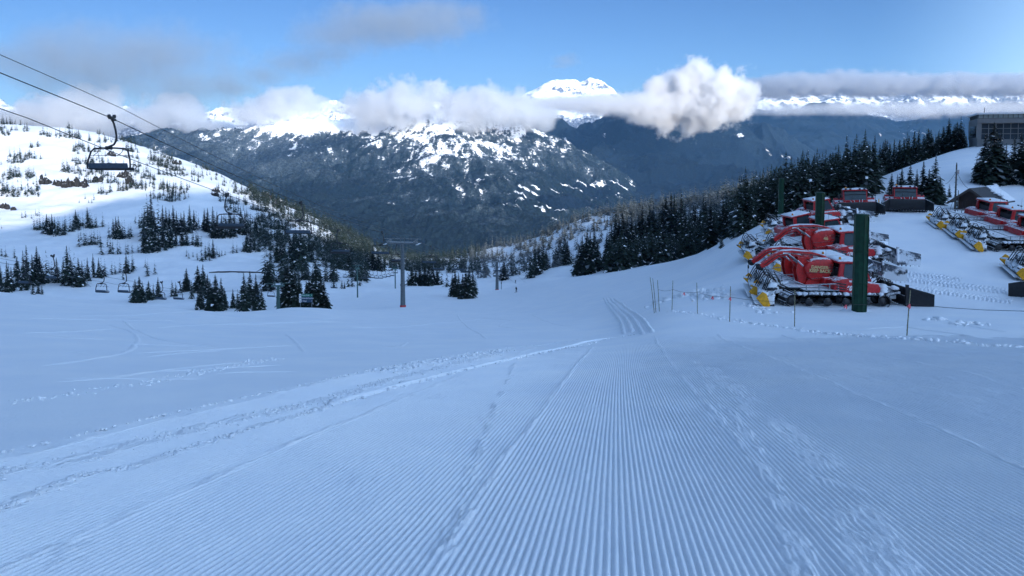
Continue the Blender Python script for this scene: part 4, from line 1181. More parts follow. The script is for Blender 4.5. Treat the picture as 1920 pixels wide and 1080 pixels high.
# ------------------------------------------------------------------ chairlifts
LIFT_GREY = paint('lift_steel', (0.13, 0.15, 0.16), 0.5, 0.4, var=0.25, snow=0.2)
CHAIR_DARK = paint('chair_steel', (0.018, 0.02, 0.025), 0.45, 0.2, var=0.3)
SEAT_BLUE = paint('seat_pad', (0.035, 0.06, 0.09), 0.5, var=0.3)
SEAT_BLACK = paint('seat_shell', (0.012, 0.012, 0.014), 0.6, var=0.3)
ROPE = paint('wire_rope', (0.02, 0.02, 0.022), 0.5, 0.3, var=0.2)
REDPAD = paint('red_padding', (0.45, 0.04, 0.04), 0.7, var=0.2)
GREENP = paint('green_post_paint', (0.004, 0.040, 0.020), 0.5, var=0.35, spec=0.25, scale=2.5)
GREENT = paint('green_tower_paint', (0.05, 0.11, 0.10), 0.5, var=0.25)
TEAL = paint('teal_jacket', (0.02, 0.22, 0.24), 0.7, var=0.2)
class Lift:
    def __init__(s, pts, gauge):
        """pts: (x, y, z) of the line's middle at rope height"""
        s.p = [Vector(p) for p in pts]; s.g = gauge
    def at(s, Y, side, sag=0.012):
        P = s.p
        i = 0
        while i < len(P) - 2 and Y > P[i + 1].y: i += 1
        a, b = P[i], P[i + 1]; f = (Y - a.y) / (b.y - a.y)
        q = a + (b - a) * f
        q.z -= sag * (b - a).length * 4 * f * (1 - f) if 0 <= f <= 1 and i > 0 else 0
        d = (b - a).normalized(); n = Vector((d.y, -d.x, 0)).normalized()
        return q + n * (s.g / 2 * side), math.atan2(d.y, d.x), d
def rope(name, pts, r, label, group=None):
    b = MB(); b.tube(pts, r, 6)
    return tag(b.build(name, ROPE), label, 'cable', group)
def make_chair(w=3.0, people=False):
    """origin at the rope grip; the chair travels along +y and its width runs along x"""
    t = thing('lift_chair', 'chair', 'lift chair')
    g = MB(); g.box((0, 0, 0.02), (0.16, 0.5, 0.2), bev=0.03); g.lathe([(0.02, -.06), (0.13, -.06), (0.13, .06), (0.02, .06)], (0.02, 0.28, 0.12), 10, 'x'); g.lathe([(0.02, -.06), (0.13, -.06), (0.13, .06), (0.02, .06)], (0.02, -0.26, 0.12), 10, 'x')
    g.box((0.12, 0.05, -0.12), (0.18, 0.35, 0.16), bev=0.03)
    g.build('grip', CHAIR_DARK, t)
    h = MB(); h.tube([(0.05, 0, -0.1), (0.16, 0, -0.35), (0.27, 0, -0.8), (0.32, 0, -1.2), (0.27, 0, -1.55), (0.12, 0, -1.78), (-0.08, 0, -1.86), (-0.25, 0, -1.92)], 0.068, 10)
    h.box((-0.25, 0, -2.0), (0.42, 0.22, 0.24), bev=0.04)
    h.build('hanger', CHAIR_DARK, t)
    f = MB(); a = w / 2; c = -0.25
    f.tube([(c + a * -1.04, -0.05, -3.42), (c - a * 1.06, -0.02, -3.2), (c - a * 1.0, 0, -2.75), (c - a * 0.86, 0, -2.25), (c - a * 0.72, 0, -2.06), (c - a * 0.4, 0, -2.02), (c, 0, -2.0),
            (c + a * 0.4, 0, -2.02), (c + a * 0.78, 0, -2.06), (c + a * 0.9, 0, -2.2), (c + a * 0.98, 0, -2.75), (c + a * 1.0, -0.02, -3.2), (c + a * 1.0, -0.05, -3.42)], 0.058, 8)
    for k in (-0.55, 0.05, 0.6): f.tube([(c + a * (k + .08), 0, -2.05), (c + a * (k + .06), -0.1, -2.3), (c + a * (k - .08), -0.2, -2.48), (c + a * (k - .12), -0.22, -2.55)], 0.022, 6)
    f.build('frame', CHAIR_DARK, t)
    s = MB(); s.box((c, 0.18, -3.40), (w * 0.97, 0.62, 0.14), bev=0.05); s.box((c, 0.5, -3.46), (w * 0.95, 0.12, 0.16), bev=0.04)
    s.build('seat', SEAT_BLACK, t)
    s = MB(); s.box((c, -0.16, -3.2), (w * 0.94, 0.08, 0.36), rot=Matrix.Rotation(R(14), 3, 'X'), bev=0.03); s.build('backrest', SEAT_BLUE, t)
    s = MB()
    s.tube([(c - a * 0.98, 0.0, -2.55), (c - a * 0.97, 0.35, -2.52), (c + a * 0.97, 0.35, -2.52), (c + a * 0.98, 0.0, -2.55)], 0.018, 6)
    s.tube([(c + a * 0.98, 0, -3.1), (c + a * 1.14, 0.2, -3.12), (c + a * 1.2, 0.25, -3.28), (c + a * 1.12, 0.2, -3.44), (c + a * 0.95, 0, -3.46)], 0.03, 6)
    s.build('safety_bar', CHAIR_DARK, t)
    return t
def make_tower(h, gauge, mat, pad=True, trains=True, r0=0.5):
    t = thing('lift_tower', 'tower', 'lift tower')
    p = MB(); p.lathe([(r0, -1.0), (r0, 0.3), (r0 * 0.86, h * 0.35), (r0 * 0.84, h * 0.36), (r0 * 0.66, h - 0.3), (r0 * 0.66, h)], n=14); p.lathe([(r0 * 1.02, h * 0.345), (r0 * 1.02, h * 0.36)], n=14); p.build('pole', mat, t)
    a = MB(); a.box((0, 0, h + 0.12), (gauge + 0.9, 0.45, 0.4), bev=0.05); a.box((0, 0, h + 0.9), (gauge + 2.4, 0.10, 0.10)); 
    for s in (-1, 1): a.bar((s * 0.4, 0, h + 0.3), (s * 0.4, 0, h + 1.25), 0.1, 0.1); a.bar((s * gauge / 2, 0, h + 0.2), (s * gauge / 2, 0, h + 0.95), 0.09, 0.09)
    ca = a.build('crossarm', mat, t)
    if trains:
        for s in (-1, 1):
            b = MB(); x = s * gauge / 2
            b.box((x, 0, h + 0.35), (0.14, 3.4, 0.16))
            b.box((x + s * 0.55, 0, h - 0.05), (0.5, 3.2, 0.05))
            for k in range(6): b.lathe([(0.03, -.05), (0.2, -.05), (0.16, 0), (0.2, .05), (0.03, .05)], (x, -1.5 + 0.6 * k, h + 0.5), 10, 'x')
            b.build('sheave_train', mat, ca)
    l = MB()
    for sx in (-0.2, 0.2): l.bar((sx, -r0 - 0.12, 1.5), (sx, -r0 * 0.7 - 0.12, h), 0.04, 0.04)
    for k in range(int((h - 2) / 0.5)): l.bar((-0.2, -r0 - 0.11 + 0.3 * r0 * k * 0.5 / h, 1.8 + k * 0.5), (0.2, -r0 - 0.11 + 0.3 * r0 * k * 0.5 / h, 1.8 + k * 0.5), 0.03, 0.03)
    l.build('ladder', mat, t)
    if pad:
        b = MB(); b.lathe([(r0 * 1.2, -0.4), (r0 * 1.2, 0.1), (r0 * 1.16, 0.38), (r0 * 1.0, 0.42)], n=14); b.build('padding', REDPAD, t)
    return t
def build_lifts():
    # --- the main lift down the left of the piste
    T1 = at(755, 452, 141); T2 = at(932, 489, 280)
    d = Vector((T1.x - (-30.0), 141 - 50, 0)).normalized()
    P0 = Vector((-30.0 - 0.0956 * 120, -70, 1.9 + 0.222 * 120))
    L = Lift([P0, Vector((-30.0, 50, 2.0)), T1, T2, T2 + Vector((16, 160, -40))], 6.0)
    for side, lab in ((1, 'thick black haul rope carrying the large near chair'), (-1, 'lower black haul rope carrying the second chair, crossing the sunny slope')):
        pts = []
        for Y in list(np.linspace(-60, 140, 50)) + list(np.linspace(142, 279, 24)) + list(np.linspace(282, 420, 12)):
            pts.append(L.at(Y, side)[0])
        rope('haul_rope', pts, 0.03, lab, 'haul ropes of the main lift')
    pts = [L.at(Y, 1)[0] + Vector((0.55, 0, 0.75 - 0.3 * math.sin((Y - 50) / 91 * 3.14) if 50 < Y < 141 else 0.75)) for Y in np.linspace(-60, 141, 50)]
    rope('signal_cable', pts, 0.02, 'thin signal cable above the haul ropes at the upper left')
    t = make_tower(12.0, 5.2, LIFT_GREY); t.name = 'lift_tower'
    g = ground_at(755, 141); hh = T1.z - g.z
    t.location = g; t.scale = (1, 1, (hh - 0.5) / 12.0); t.rotation_euler = (0, 0, math.atan2(T2.y - T1.y, T2.x - T1.x) - math.pi / 2)
    tag(t, 'tall grey lift tower with red base padding beside the piste', 'lift tower', 'towers of the main lift')
    t2 = copy_tree(t); g2 = ground_at(932, 280); t2.location = g2; t2.scale = (1.25, 1.25, (T2.z - g2.z - 0.5) / 12.0)
    t2['label'] = 'smaller grey lift tower farther down the piste with a wide crossarm'
    ch = make_chair(3.0)
    G = 'chairs of the main lift'
    def put(o, Y, side, lab, dz=0.0, sc=1.0):
        p, a, dd = L.at(Y, side)
        o.location = p; o.rotation_euler = (0, 0, a - math.pi / 2 + (0 if side > 0 else math.pi)); o.scale = (sc,) * 3
        o['label'] = lab; o['group'] = G
    put(ch, 50.3, 1, 'large dark lift chair hanging close at the upper left against the sunny slope')
    def more(Y, side, lab, sc=1.0):
        o = copy_tree(ch); put(o, Y, side, lab, sc=sc); return o
    more(78, -1, 'lift chair on the lower rope hanging before the dark grove')
    more(83, 1, 'lift chair against the wooded ridge, second down the thick rope')
    more(113, -1, 'lift chair above the cat road, third from the top on the lower rope')
    more(116, 1, 'lift chair just left of the tall tower crossarm')
    more(148, -1, 'lift chair tucked behind the tall tower pole')
    more(152, 1, 'lift chair just right of the tall tower', 1.0)
    more(185, 1, 'lift chair over the black stand of firs'); more(186, -1, 'lift chair seen small left of the black stand of firs')
    more(222, 1, 'lift chair over the clump at the middle of the piste'); more(226, -1, 'lift chair between the tall tower and the piste clump')
    more(262, 1, 'tiny lift chair at the right end of the far crossarm'); more(300, 1, 'tiny lift chair right of the far tower'); more(302, -1, 'tiny lift chair left of the far tower')
    # the rider on the second chair
    # --- the second lift, half behind the crest on the left
    A, B = Vector((-66, 90, 0)), Vector((-74, 245, 0))
    def base(Y, px): x = uof(px) * Y; return x
    q0 = at(20, 492, 100); q1 = at(217, 527, 128); q2 = at(500, 543, 232); q3 = at(690, 503, 395)
    L2 = Lift([at(-260, 440, 80), at(95, 506, 104), q1, at(318, 545, 160), q2, q3], 4.6)
    for side, lab in ((1, 'thin rope of the second lift low over the bowl, right strand'), (-1, 'thin rope of the second lift low over the bowl, left strand')):
        rope('haul_rope', [L2.at(Y, side, 0.004)[0] for Y in np.linspace(82, 394, 60)], 0.022, lab, 'haul ropes of the second lift')
    G2 = 'chairs of the second lift'
    sm = make_chair(2.0)
    sm['group'] = G2
    first = True
    for (px, py, wpx, Y, lab) in ((190, 548, 24, 124, 'small lift chair peeping over the crest, left of its twin'), (232, 548, 24, 127, 'small lift chair peeping over the crest, right of its twin'), (301, 561, 19, 158, 'small lift chair behind the crest left of the low group of firs'), (334, 561, 19, 162, 'small lift chair behind the crest right of the low group of firs'),
            (45, 531, 25, 112, 'small lift chair among the firs at the far left'), (97, 522, 25, 112, 'small lift chair over the gap in the left grove'), (485, 556, 13, 225, 'tiny lift chair left of the small green tower'), (508, 556, 14, 222, 'tiny lift chair touching the small green tower'), (626, 540, 12, 240, 'tiny lift chair left of the low pole beyond the crest')):
        o = sm if first else copy_tree(sm); first = False
        sc = wpx / F * Y / 2.0
        p = at(px, py, Y); o.location = p + Vector((0.25 * sc, 0, 3.4 * sc)); o.scale = (sc,) * 3; o.rotation_euler = (0, 0, R(-12)); o['label'] = lab; o['group'] = G2
    r_ = random.Random(4)
    for i, (px, py) in enumerate(((683, 522), (691, 521), (698, 521), (706, 522), (714, 522), (721, 520), (728, 519), (735, 517), (647, 520), (742, 512))):
        Y = 340; o = copy_tree(sm); sc = 8.0 / F * Y / 2.0
        o.location = at(px, py, Y) + Vector((0.2, 0, 3.4 * sc)); o.scale = (sc,) * 3; o.rotation_euler = (0, 0, R(-12)); o['group'] = 'parked chairs in the valley'
        o['label'] = f'tiny parked lift chair, {ordinal(i) if i < 8 else "outermost"} of the row beyond the tall tower' if i < 8 else ('tiny parked lift chair apart on the left of the parked row' if i == 8 else 'tiny parked lift chair apart on the right of the parked row')
    tw = make_tower(8.0, 0.7, GREENT, pad=False, trains=False, r0=0.24)
    Y = 90; g = ground_at(521, Y); top = at(521, 533, Y).z
    tw.location = g; tw.scale = (1, 1, (top - g.z) / 8.6); tw.rotation_euler = (0, 0, R(10)); tag(tw, 'small green lift tower standing left of the trail sign', 'lift tower', 'towers of the second lift')
    for (px, py, top, Y, lab) in ((670, 547, 500, 250, 'thin dark lift tower behind the crest left of the tall tower'), (741, 537, 502, 300, 'thin dark lift tower beside the row of parked chairs')):
        o = copy_tree(tw); g = ground_at(px, Y); z = at(px, top, Y).z; o.location = (g.x, g.y, min(g.z, at(px, py, Y).z)); o.scale = (1.0, 1.0, max(0.5, (z - o.location.z) / 8.6)); o['label'] = lab
    # --- green posts on the terrace
    def post(px, pyb, pyt, wpx, Y, lab):
        t = thing('green_post', lab, 'post', group='green steel posts on the terrace')
        g = ground_at(px, Y); top = at(px, pyt, Y).z; h = top - g.z; r = wpx / 2 / F * Y / 0.96
        b = MB(); b.lathe([(r, -0.6), (r, h - 0.05)], n=10); sh = b.build('post_shaft', GREENP, t)
        for v in sh.data.polygons: v.use_smooth = False
        b = MB(); b.lathe([(r * 1.02, h - 0.05), (r * 1.02, h), (r * 0.9, h + 0.02)], n=10); b.build('post_cap', GREENP, t)
        b = MB()
        for s in (-1, 1): b.box((s * r * 0.35, -r * 0.99, h * 0.5), (0.03, 0.04, h * 0.96))
        b.build('weld_seam', GREENP, t)
        b = MB(); b.blob((0, 0.1, -0.12), r * 2.6, int(px), sub=3, amp=0.25, sq=(1, 1, 0.16)); tag(b.build('snow_mound', M_SNOW), kind='structure').location = g
        b = MB()
        for hh in (h * 0.30, h * 0.62): b.lathe([(r * 1.03, hh - .05), (r * 1.05, hh - .04), (r * 1.05, hh + .04), (r * 1.03, hh + .05)], n=10)
        b.build('band', GREENP, t)
        t.location = g; t.rotation_euler = (0, 0, R(18))
    post(1612.5, 585, 402, 25.5, 41.0, 'thick green steel post standing nearest, in front of the groomers')
    post(1534, 450, 361, 16, 61.5, 'green steel post in the middle of the left row of groomers')
    post(1461, 410, 335, 9.5, 92.0, 'thinnest green steel post, farthest, before the black forest')
    # --- trail sign
    t = thing('trail_sign', 'green and blue trail sign with three rows before the dark firs', 'sign')
    Y = 84.0; g = ground_at(573, Y); t.location = g; z0 = at(573, 567, Y).z - g.z; z1 = at(573, 551, Y).z - g.z; x0 = (560 - 573) / F * Y; x1 = (585.5 - 573) / F * Y
    GRN = paint('sign_green', (0.004, 0.11, 0.07), 0.5, var=0.1); BLU = paint('sign_blue', (0.008, 0.035, 0.075), 0.5, var=0.1); WHT = paint('sign_white', (0.7, 0.72, 0.75), 0.5, var=0.05)
    hrow = (z1 - z0) / 3
    for i, (txt, m_) in enumerate((('Pony Trail', GRN), ('Emerald Express', BLU), ('Village', BLU))):
        zc = z1 - hrow * (i + 0.5)
        b = MB(); b.box(((x0 + x1) / 2 + 0.14, 0, zc), (x1 - x0 - 0.28, 0.05, hrow * 0.97)); p = b.build('sign_panel', m_, t)
        lettering(txt, hrow * 0.6, WHT, p, (x0 + 0.36, -0.032, zc), (R(90), 0, 0), align='LEFT')
        lettering('>', hrow * 0.6, WHT, p, (x1 - 0.08, -0.032, zc), (R(90), 0, 0))
        b = MB(); b.box((x0 + 0.13, -0.01, zc), (0.25, 0.06, hrow * 0.92)); p2 = b.build('symbol_panel', WHT, t)
        b = MB(); (b.lathe([(0.01, -.01), (0.07, -.01), (0.07, .0), (0.01, .0)], (x0 + 0.13, -0.042, zc), 12, 'y')); b.build('symbol', SEAT_BLACK, p2)
    for sx in (x0 + 0.12, x1 - 0.12):
        b = MB(); b.tube([(sx, 0.06, -0.4), (sx, 0.06, z1)], 0.05, 8); b.build('sign_leg', LIFT_GREY, t)
    # --- rope fence of bamboo poles round the terrace
    BAMBOO = paint('bamboo', (0.22, 0.20, 0.11), 0.6, var=0.45, scale=14)
    tops = []
    for i, (px, pyb, pyt, Y, lean, lab) in enumerate(((1700, 627, 544, 27.0, 0.05, 'nearest bamboo fence pole, right of the thick green post'), (1490, 610, 543, 33.5, -0.02, 'bamboo fence pole before the tracks of the lettered groomer'), (1368, 598, 537, 36.5, 0.01, 'bamboo fence pole left of the yellow flaps'), (1308, 584, 530, 41.0, -0.04, 'bamboo fence pole at the loose snow bank'),
            (1260, 573, 526, 45.5, 0.02, 'bamboo fence pole left of the loose snow bank'), (1237, 563, 525, 47, -0.08, 'bamboo pole leaning in the end bundle, right one'), (1231, 564, 522, 47, -0.12, 'bamboo pole leaning in the end bundle, middle one'), (1228, 562, 520, 47, -0.14, 'bamboo pole leaning in the end bundle, left one'), (2010, 646, 556, 22, 0.02, 'bamboo fence pole beyond the right edge'))):
        g = ground_at(px, Y, pyb); z = at(px, pyt, Y).z; h = z - g.z
        b = MB(); b.tube([(0, 0, -0.3), (lean * h * 0.5, 0, h * 0.5), (lean * h, 0, h)], [0.022, 0.02, 0.016], 7)
        for k in range(1, 9): b.lathe([(0.026, h * k / 9 - .012), (0.026, h * k / 9 + .012)], (lean * h * k / 9, 0, 0), 7)
        o = tag(b.build('fence_pole', BAMBOO), lab, 'fence pole', 'bamboo poles of the rope fence'); o.location = g
        tops.append((g, h, lean, i))
    pts = []
    for (g, h, lean, i) in [tops[8], tops[0], tops[1], tops[2], tops[3], tops[4], tops[5]]:
        q = g + Vector((lean * h * 0.7, -0.025, h * 0.70))
        if pts:
            a = pts[-1]
            for f in (0.25, 0.5, 0.75): pts.append(a + (q - a) * f - Vector((0, 0, 0.10 * 4 * f * (1 - f))))
        pts.append(q)
    b = MB(); b.tube(pts, 0.009, 5); rp = tag(b.build('fence_rope', ROPE), 'thin rope strung along the bamboo poles before the groomers', 'rope')
    FLAG = paint('pink_ribbon', (0.75, 0.12, 0.14), 0.7, var=0.2)
    for k, px in enumerate((1285, 1330, 1376, 1557, 1686)):
        j = min(range(len(pts)), key=lambda q: abs(960 + F * pts[q].x / pts[q].y * 0.98 - px)); p = pts[j]
        b = MB(); b.add([p + Vector((-.03, 0, 0)), p + Vector((.03, 0, 0)), p + Vector((.06, 0.02, -.16)), p + Vector((-.01, -.02, -.2))], [(0, 1, 2, 3)]); b.add([p + Vector((-.02, -.01, 0)), p + Vector((.02, -.01, 0)), p + Vector((-.07, -.03, -.15)), p + Vector((-.1, 0.0, -.11))], [(0, 1, 2, 3)]); b.build('ribbon', FLAG, rp)
    # --- whip antenna with flag, floodlights at the forest edge
    Y = 82.0; g = ground_at(1637, Y); h = at(1637, 335, Y).z - g.z
    b = MB(); b.tube([(0, 0, -0.2), (0, 0, h)], [0.03, 0.015], 6); b.box((0, 0, 1.0), (0.12, 0.12, 0.3), bev=0.03)
    o = tag(b.build('whip_antenna', ROPE), 'thin whip antenna between the two groomers facing the piste', 'antenna'); o.location = g
    for (px, py, Y, lab) in ((1515, 338, 96, 'small white light box on a thin mast before the forest, left one'), (1619, 333, 98, 'small white light box on a thin mast before the forest, right one')):
        g = ground_at(px, Y); z = at(px, py, Y).z - g.z
        t = thing('light_mast', lab, 'light mast', g, group='light boxes at the forest edge')
        b = MB(); b.tube([(0, 0, -0.3), (0, 0, z)], 0.035, 7); b.build('mast', ROPE, t)
        b = MB(); b.box((0, -0.06, z), (0.32, 0.16, 0.32), bev=0.03); b.build('light_box', WHT, t)
# ------------------------------------------------------------------ lodge, hut, utility pole, skiers
def build_buildings():
    CONC = paint('lodge_cladding', (0.14, 0.155, 0.165), 0.8, var=0.12, scale=1.5); DARKW = paint('dark_window_frame', (0.05, 0.055, 0.06), 0.6, var=0.2)
    PALE = paint('pale_panel', (0.24, 0.31, 0.32), 0.5, var=0.15, scale=2)
    Y0 = 150.0
    t = thing('lodge', 'large flat-roofed mountain lodge with a glazed front on the hilltop', 'building')
    p = at(1833, 213, Y0); x0 = p.x; ztop = p.z; W = 34.0
    zb = Hz(x0, Y0 + 6) - 4.0
    k = Y0 / F
    z = lambda py: at(1833, py, Y0).z
    t.location = (x0, Y0, 0); t.rotation_euler = (0, 0, R(-27))
    b = MB()
    b.box((W / 2, 9, (z(231) + z(222.5)) / 2), (W, 18, z(222.5) - z(231)))       # fascia band
    b.box((W / 2, 9.3, (z(262) + zb) / 2), (W - 0.4, 17.4, z(262) - zb))         # base storey
    b.box((0.35, 9, (z(231) + z(262)) / 2), (0.7, 17.6, z(231) - z(262) - 0.004))
    b.box((W / 2, 10.5, (z(231) + z(262)) / 2), (W - 1.6, 14, z(231) - z(262) - 0.004))
    wall = b.build('wall', CONC, t)
    b = MB(); b.box((W / 2, 9.25, (z(222) + z(214.5)) / 2), (W - 0.3, 17.5, z(214.5) - z(222)))
    par = b.build('parapet', PALE, t)
    b = MB(); n = 40
    for i in range(n + 1): b.box((0.2 + (W - 0.4) * i / n, 0.46, (z(222) + z(214.5)) / 2), (0.10, 0.08, z(214.5) - z(222) - 0.02))
    for i in range(14): b.box((0.11, 0.9 + 17 * i / 14, (z(222) + z(214.5)) / 2), (0.08, 0.10, z(214.5) - z(222) - 0.02))
    b.box((W / 2, 0.42, z(222.3)), (W, 0.14, 0.14))
    b.build('parapet_frame', DARKW, par)
    b = MB(); b.box((W / 2, 9, z(214) + 0.02), (W + 0.5, 18.4, 0.16), bev=0.04); b.box((W / 2, 9, z(213) + 0.1), (W + 0.2, 18, 0.14), bev=0.05); rf = b.build('roof', paint('roof_snow', (0.75, 0.78, 0.82), 0.8, var=0.1), t)
    b = MB(); b.box((9.0, 4, z(212)), (2.2, 1.5, 0.35), bev=0.05); b.build('roof_vent', DARKW, rf)
    for (px, pt) in ((1848, 200), (1916, 189)):
        xx = (px - 1833) * k; b = MB(); b.tube([(xx, 5, z(213)), (xx, 5, z(pt))], 0.06, 6); b.build('roof_mast', DARKW, rf)
    # glazing: frame grid with a pane set behind it
    rows = (231.5, 241, 251, 261.5)
    b = MB(); b.box((W / 2, 0.75, (z(231.5) + z(261.5)) / 2), (W - 1.5, 0.1, z(231.5) - z(261.5)))
    gl = bpy.data.materials.new('lodge_glass'); gl.use_nodes = True
    g_, nt, bs = new_mat('lodge_glazing'); nn = noise_(nt, 0.4, 3, 0.5, obj_coord(nt)); nt.links.new(mixc(nt, nn, (0.01, 0.015, 0.02), (0.05, 0.07, 0.09)), bs.inputs['Base Color']); bs.inputs['Roughness'].default_value = 0.1
    bpy.data.materials.remove(gl)
    win = b.build('window', g_, t)
    b = MB(); m = 26
    for i in range(m + 1): b.box((0.8 + (W - 1.6) * i / m, 0.64, (z(231.5) + z(261.5)) / 2), (0.12, 0.12, z(231.5) - z(261.5) - 0.01))
    for r_ in rows: b.box((W / 2, 0.60, z(r_)), (W - 1.5, 0.14, 0.12))
    b.build('window_frame', CONC, win)
    b = MB(); b.box((-0.02, 8, (z(236) + z(258)) / 2), (0.06, 13, z(236) - z(258))); b.build('side_window', g_, t)
    b = MB(); b.box((8.2, 0.2, (z(222) + z(232)) / 2), (0.5, 0.4, z(222) - z(232))); b.box((6.9, 0.2, (z(223) + z(231)) / 2), (0.3, 0.3, z(223) - z(231))); b.build('pilaster', PALE, wall)
    # --- hut
    BROWN = paint('hut_boards', (0.045, 0.022, 0.016), 0.75, var=0.45, scale=3)
    TRIM = paint('hut_trim', (0.07, 0.05, 0.042), 0.7, var=0.3)
    SHING = paint('hut_shingles', (0.03, 0.032, 0.038), 0.8, var=0.4, scale=5)
    WH = paint('hut_window_white', (0.55, 0.62, 0.68), 0.5, var=0.1)
    Y = 92.0; k = Y / F
    t = thing('hut', 'small dark brown gabled hut with snow on part of its roof behind the groomers', 'hut')
    g = ground_at(1816, Y); zz = lambda py: at(1816, py, Y).z - g.z
    t.location = (g.x, Y, g.z); t.rotation_euler = (0, 0, R(-50))
    hw, L, ze, za = 1.95, 7.2, zz(377) + 0.1, zz(353.5)
    b = MB()
    b.add([(-hw, 0, -0.8), (hw, 0, -0.8), (hw, 0, ze), (0, 0, za - 0.12), (-hw, 0, ze), (-hw, L, -0.8), (hw, L, -0.8), (hw, L, ze), (0, L, za - 0.12), (-hw, L, ze)],
          [(0, 1, 2, 3, 4), (9, 8, 7, 6, 5), (0, 5, 6, 1), (1, 6, 7, 2), (4, 9, 5, 0), (2, 7, 8, 3), (3, 8, 9, 4)])
    for i in range(14): b.box((-hw + 0.14 + i * 0.28, -0.015, (ze - 0.8) / 2), (0.025, 0.03, ze + 0.75))
    b.box((0, -0.03, ze - 0.05), (2 * hw, 0.06, 0.10))
    wl = b.build('wall', BROWN, t)
    sl = math.atan2(za - ze, hw); ov = 0.55
    b = MB()
    for s in (-1, 1):
        Lr = (hw + ov) / math.cos(sl)
        cx, cz = s * (hw + ov) / 2, za - (hw + ov) / 2 * math.tan(sl) + 0.02
        b.box((cx, L / 2 - 0.1, cz), (Lr, L + 1.3, 0.12), Matrix.Rotation(s * sl, 3, 'Y'))
    rf = b.build('roof', SHING, t)
    b = MB()
    for s in (-1, 1):
        Lr = (hw + ov) / math.cos(sl); cx, cz = s * (hw + ov) / 2, za - (hw + ov) / 2 * math.tan(sl) + 0.0
        b.box((cx, -0.79, cz - 0.06), (Lr, 0.07, 0.26), Matrix.Rotation(s * sl, 3, 'Y'))
    b.build('barge_board', TRIM, rf)
    b = MB(); s = 1; Lr = (hw + ov) / math.cos(sl); cx, cz = (hw + ov) / 2, za - (hw + ov) / 2 * math.tan(sl) + 0.17
    b.box((cx + 0.05, L - 1.0, cz), (Lr * 0.98, 3.2, 0.2), Matrix.Rotation(sl, 3, 'Y'), bev=0.08); b.box((0.2, L - 0.4, za + 0.06), (0.5, 3.0, 0.14), bev=0.05)
    for i in range(8): b.blob((cx + 0.6 * math.sin(i * 2.1), L - 2.5 + 0.2 * math.cos(i), cz + 0.02 - 0.28 * math.sin(i * 2.1)), 0.35, i, sq=(1, 1, .3))
    b.build('snow_cap', SNOWY, rf)
    for (x, z0, z1, w) in ((1.15, 0.55, 1.05, 0.5), (-1.62, 0.3, 1.2, 0.34)):
        b = MB(); b.box((x, -0.05, (z0 + z1) / 2), (w, 0.08, z1 - z0)); f = b.build('window', WH, wl)
        b = MB(); b.box((x + 0.03, -0.095, (z0 + z1) / 2), (w * 0.5, 0.02, (z1 - z0) * 0.6)); b.build('pane', GLASS, f)
    # --- utility pole
    WOOD = paint('pole_wood', (0.06, 0.055, 0.05), 0.8, var=0.3)
    Y = 90.0; g = ground_at(1786, Y); h = at(1786, 308, Y).z - g.z
    t = thing('utility_pole', 'thin dark utility pole with rungs and an insulator beside the hut', 'utility pole', g)
    b = MB(); b.tube([(0, 0, -0.4), (0, 0, h)], [0.11, 0.08], 8); b.build('pole', WOOD, t)
    b = MB()
    for i in range(15): b.bar((-0.24 if i % 2 else -0.02, 0, 0.8 + i * (h - 1.2) / 15), (0.02 if i % 2 else 0.24, 0, 0.8 + i * (h - 1.2) / 15), 0.03, 0.03)
    b.build('rung', WOOD, t)
    b = MB(); b.box((0.1, -0.1, h - 0.9), (0.3, 0.22, 0.5), bev=0.04); b.lathe([(0.03, 0), (0.09, 0.05), (0.06, 0.12), (0.09, 0.18), (0.02, 0.24)], (0, 0, h), 8); b.build('insulator', GREY, t)
    pole_top = g + Vector((0, 0, h - 0.8))
    def wire(a, c, sag, lab):
        pts = [a + (c - a) * f - Vector((0, 0, sag * 4 * f * (1 - f))) for f in np.linspace(0, 1, 14)]
        b = MB(); b.tube(pts, 0.022, 5); tag(b.build('overhead_wire', ROPE), lab, 'wire', 'wires of the utility pole')
    wire(pole_top, at(1815, 353, 91.3), 0.3, 'black wire sagging from the utility pole to the hut gable')
    wire(pole_top, at(1772, 345, 96) , 0.3, 'black wire running left from the utility pole into the firs')
    wire(pole_top + Vector((0, 0, -2.5)), ground_at(1776, 88) + Vector((0, 0, 0)), 0.05, 'black guy wire from the utility pole down to the snow')
    b = MB(); g = ground_at(1791, 89.5); b.tube([(0, 0, -0.2), (0, 0, at(1791, 357, 89.5).z - g.z)], 0.04, 6); b.box((0, 0, 1.0), (0.12, 0.1, 0.2))
    o = tag(b.build('thin_post', WOOD), 'short thin dark post between the utility pole and the hut', 'post'); o.location = g
    # --- the snow bridge, a dark edge across the white bowl
    EARTH = paint('bare_edge', (0.03, 0.03, 0.032), 0.9, var=0.4, snow=0.25)
    b = MB()
    P = [ground_hit(px, py, 110) for px, py in ((392, 513), (410, 511.5), (430, 511), (455, 511.5), (480, 512), (497, 513))]
    n = len(P); vs = []
    for i, p in enumerate(P):
        th = (0.15, 0.3, 0.35, 0.4, 0.42, 0.4)[i]
        for dy, dz in ((0, 0.75), (0.6, 0.75), (0.6, 0.7 - th * 2.2), (0, 0.7 - th * 2.2)): vs.append(p + Vector((0, dy, dz)))
    fs = []
    for i in range(n - 1):
        for k in range(4): fs.append((i * 4 + k, i * 4 + (k + 1) % 4, i * 4 + 4 + (k + 1) % 4, i * 4 + 4 + k))
    fs += [(0, 3, 2, 1), (n * 4 - 4, n * 4 - 3, n * 4 - 2, n * 4 - 1)]
    b.add(vs, fs)
    tag(b.build('snow_fence', EARTH), 'long low dark fence line crossing the white bowl', 'fence')
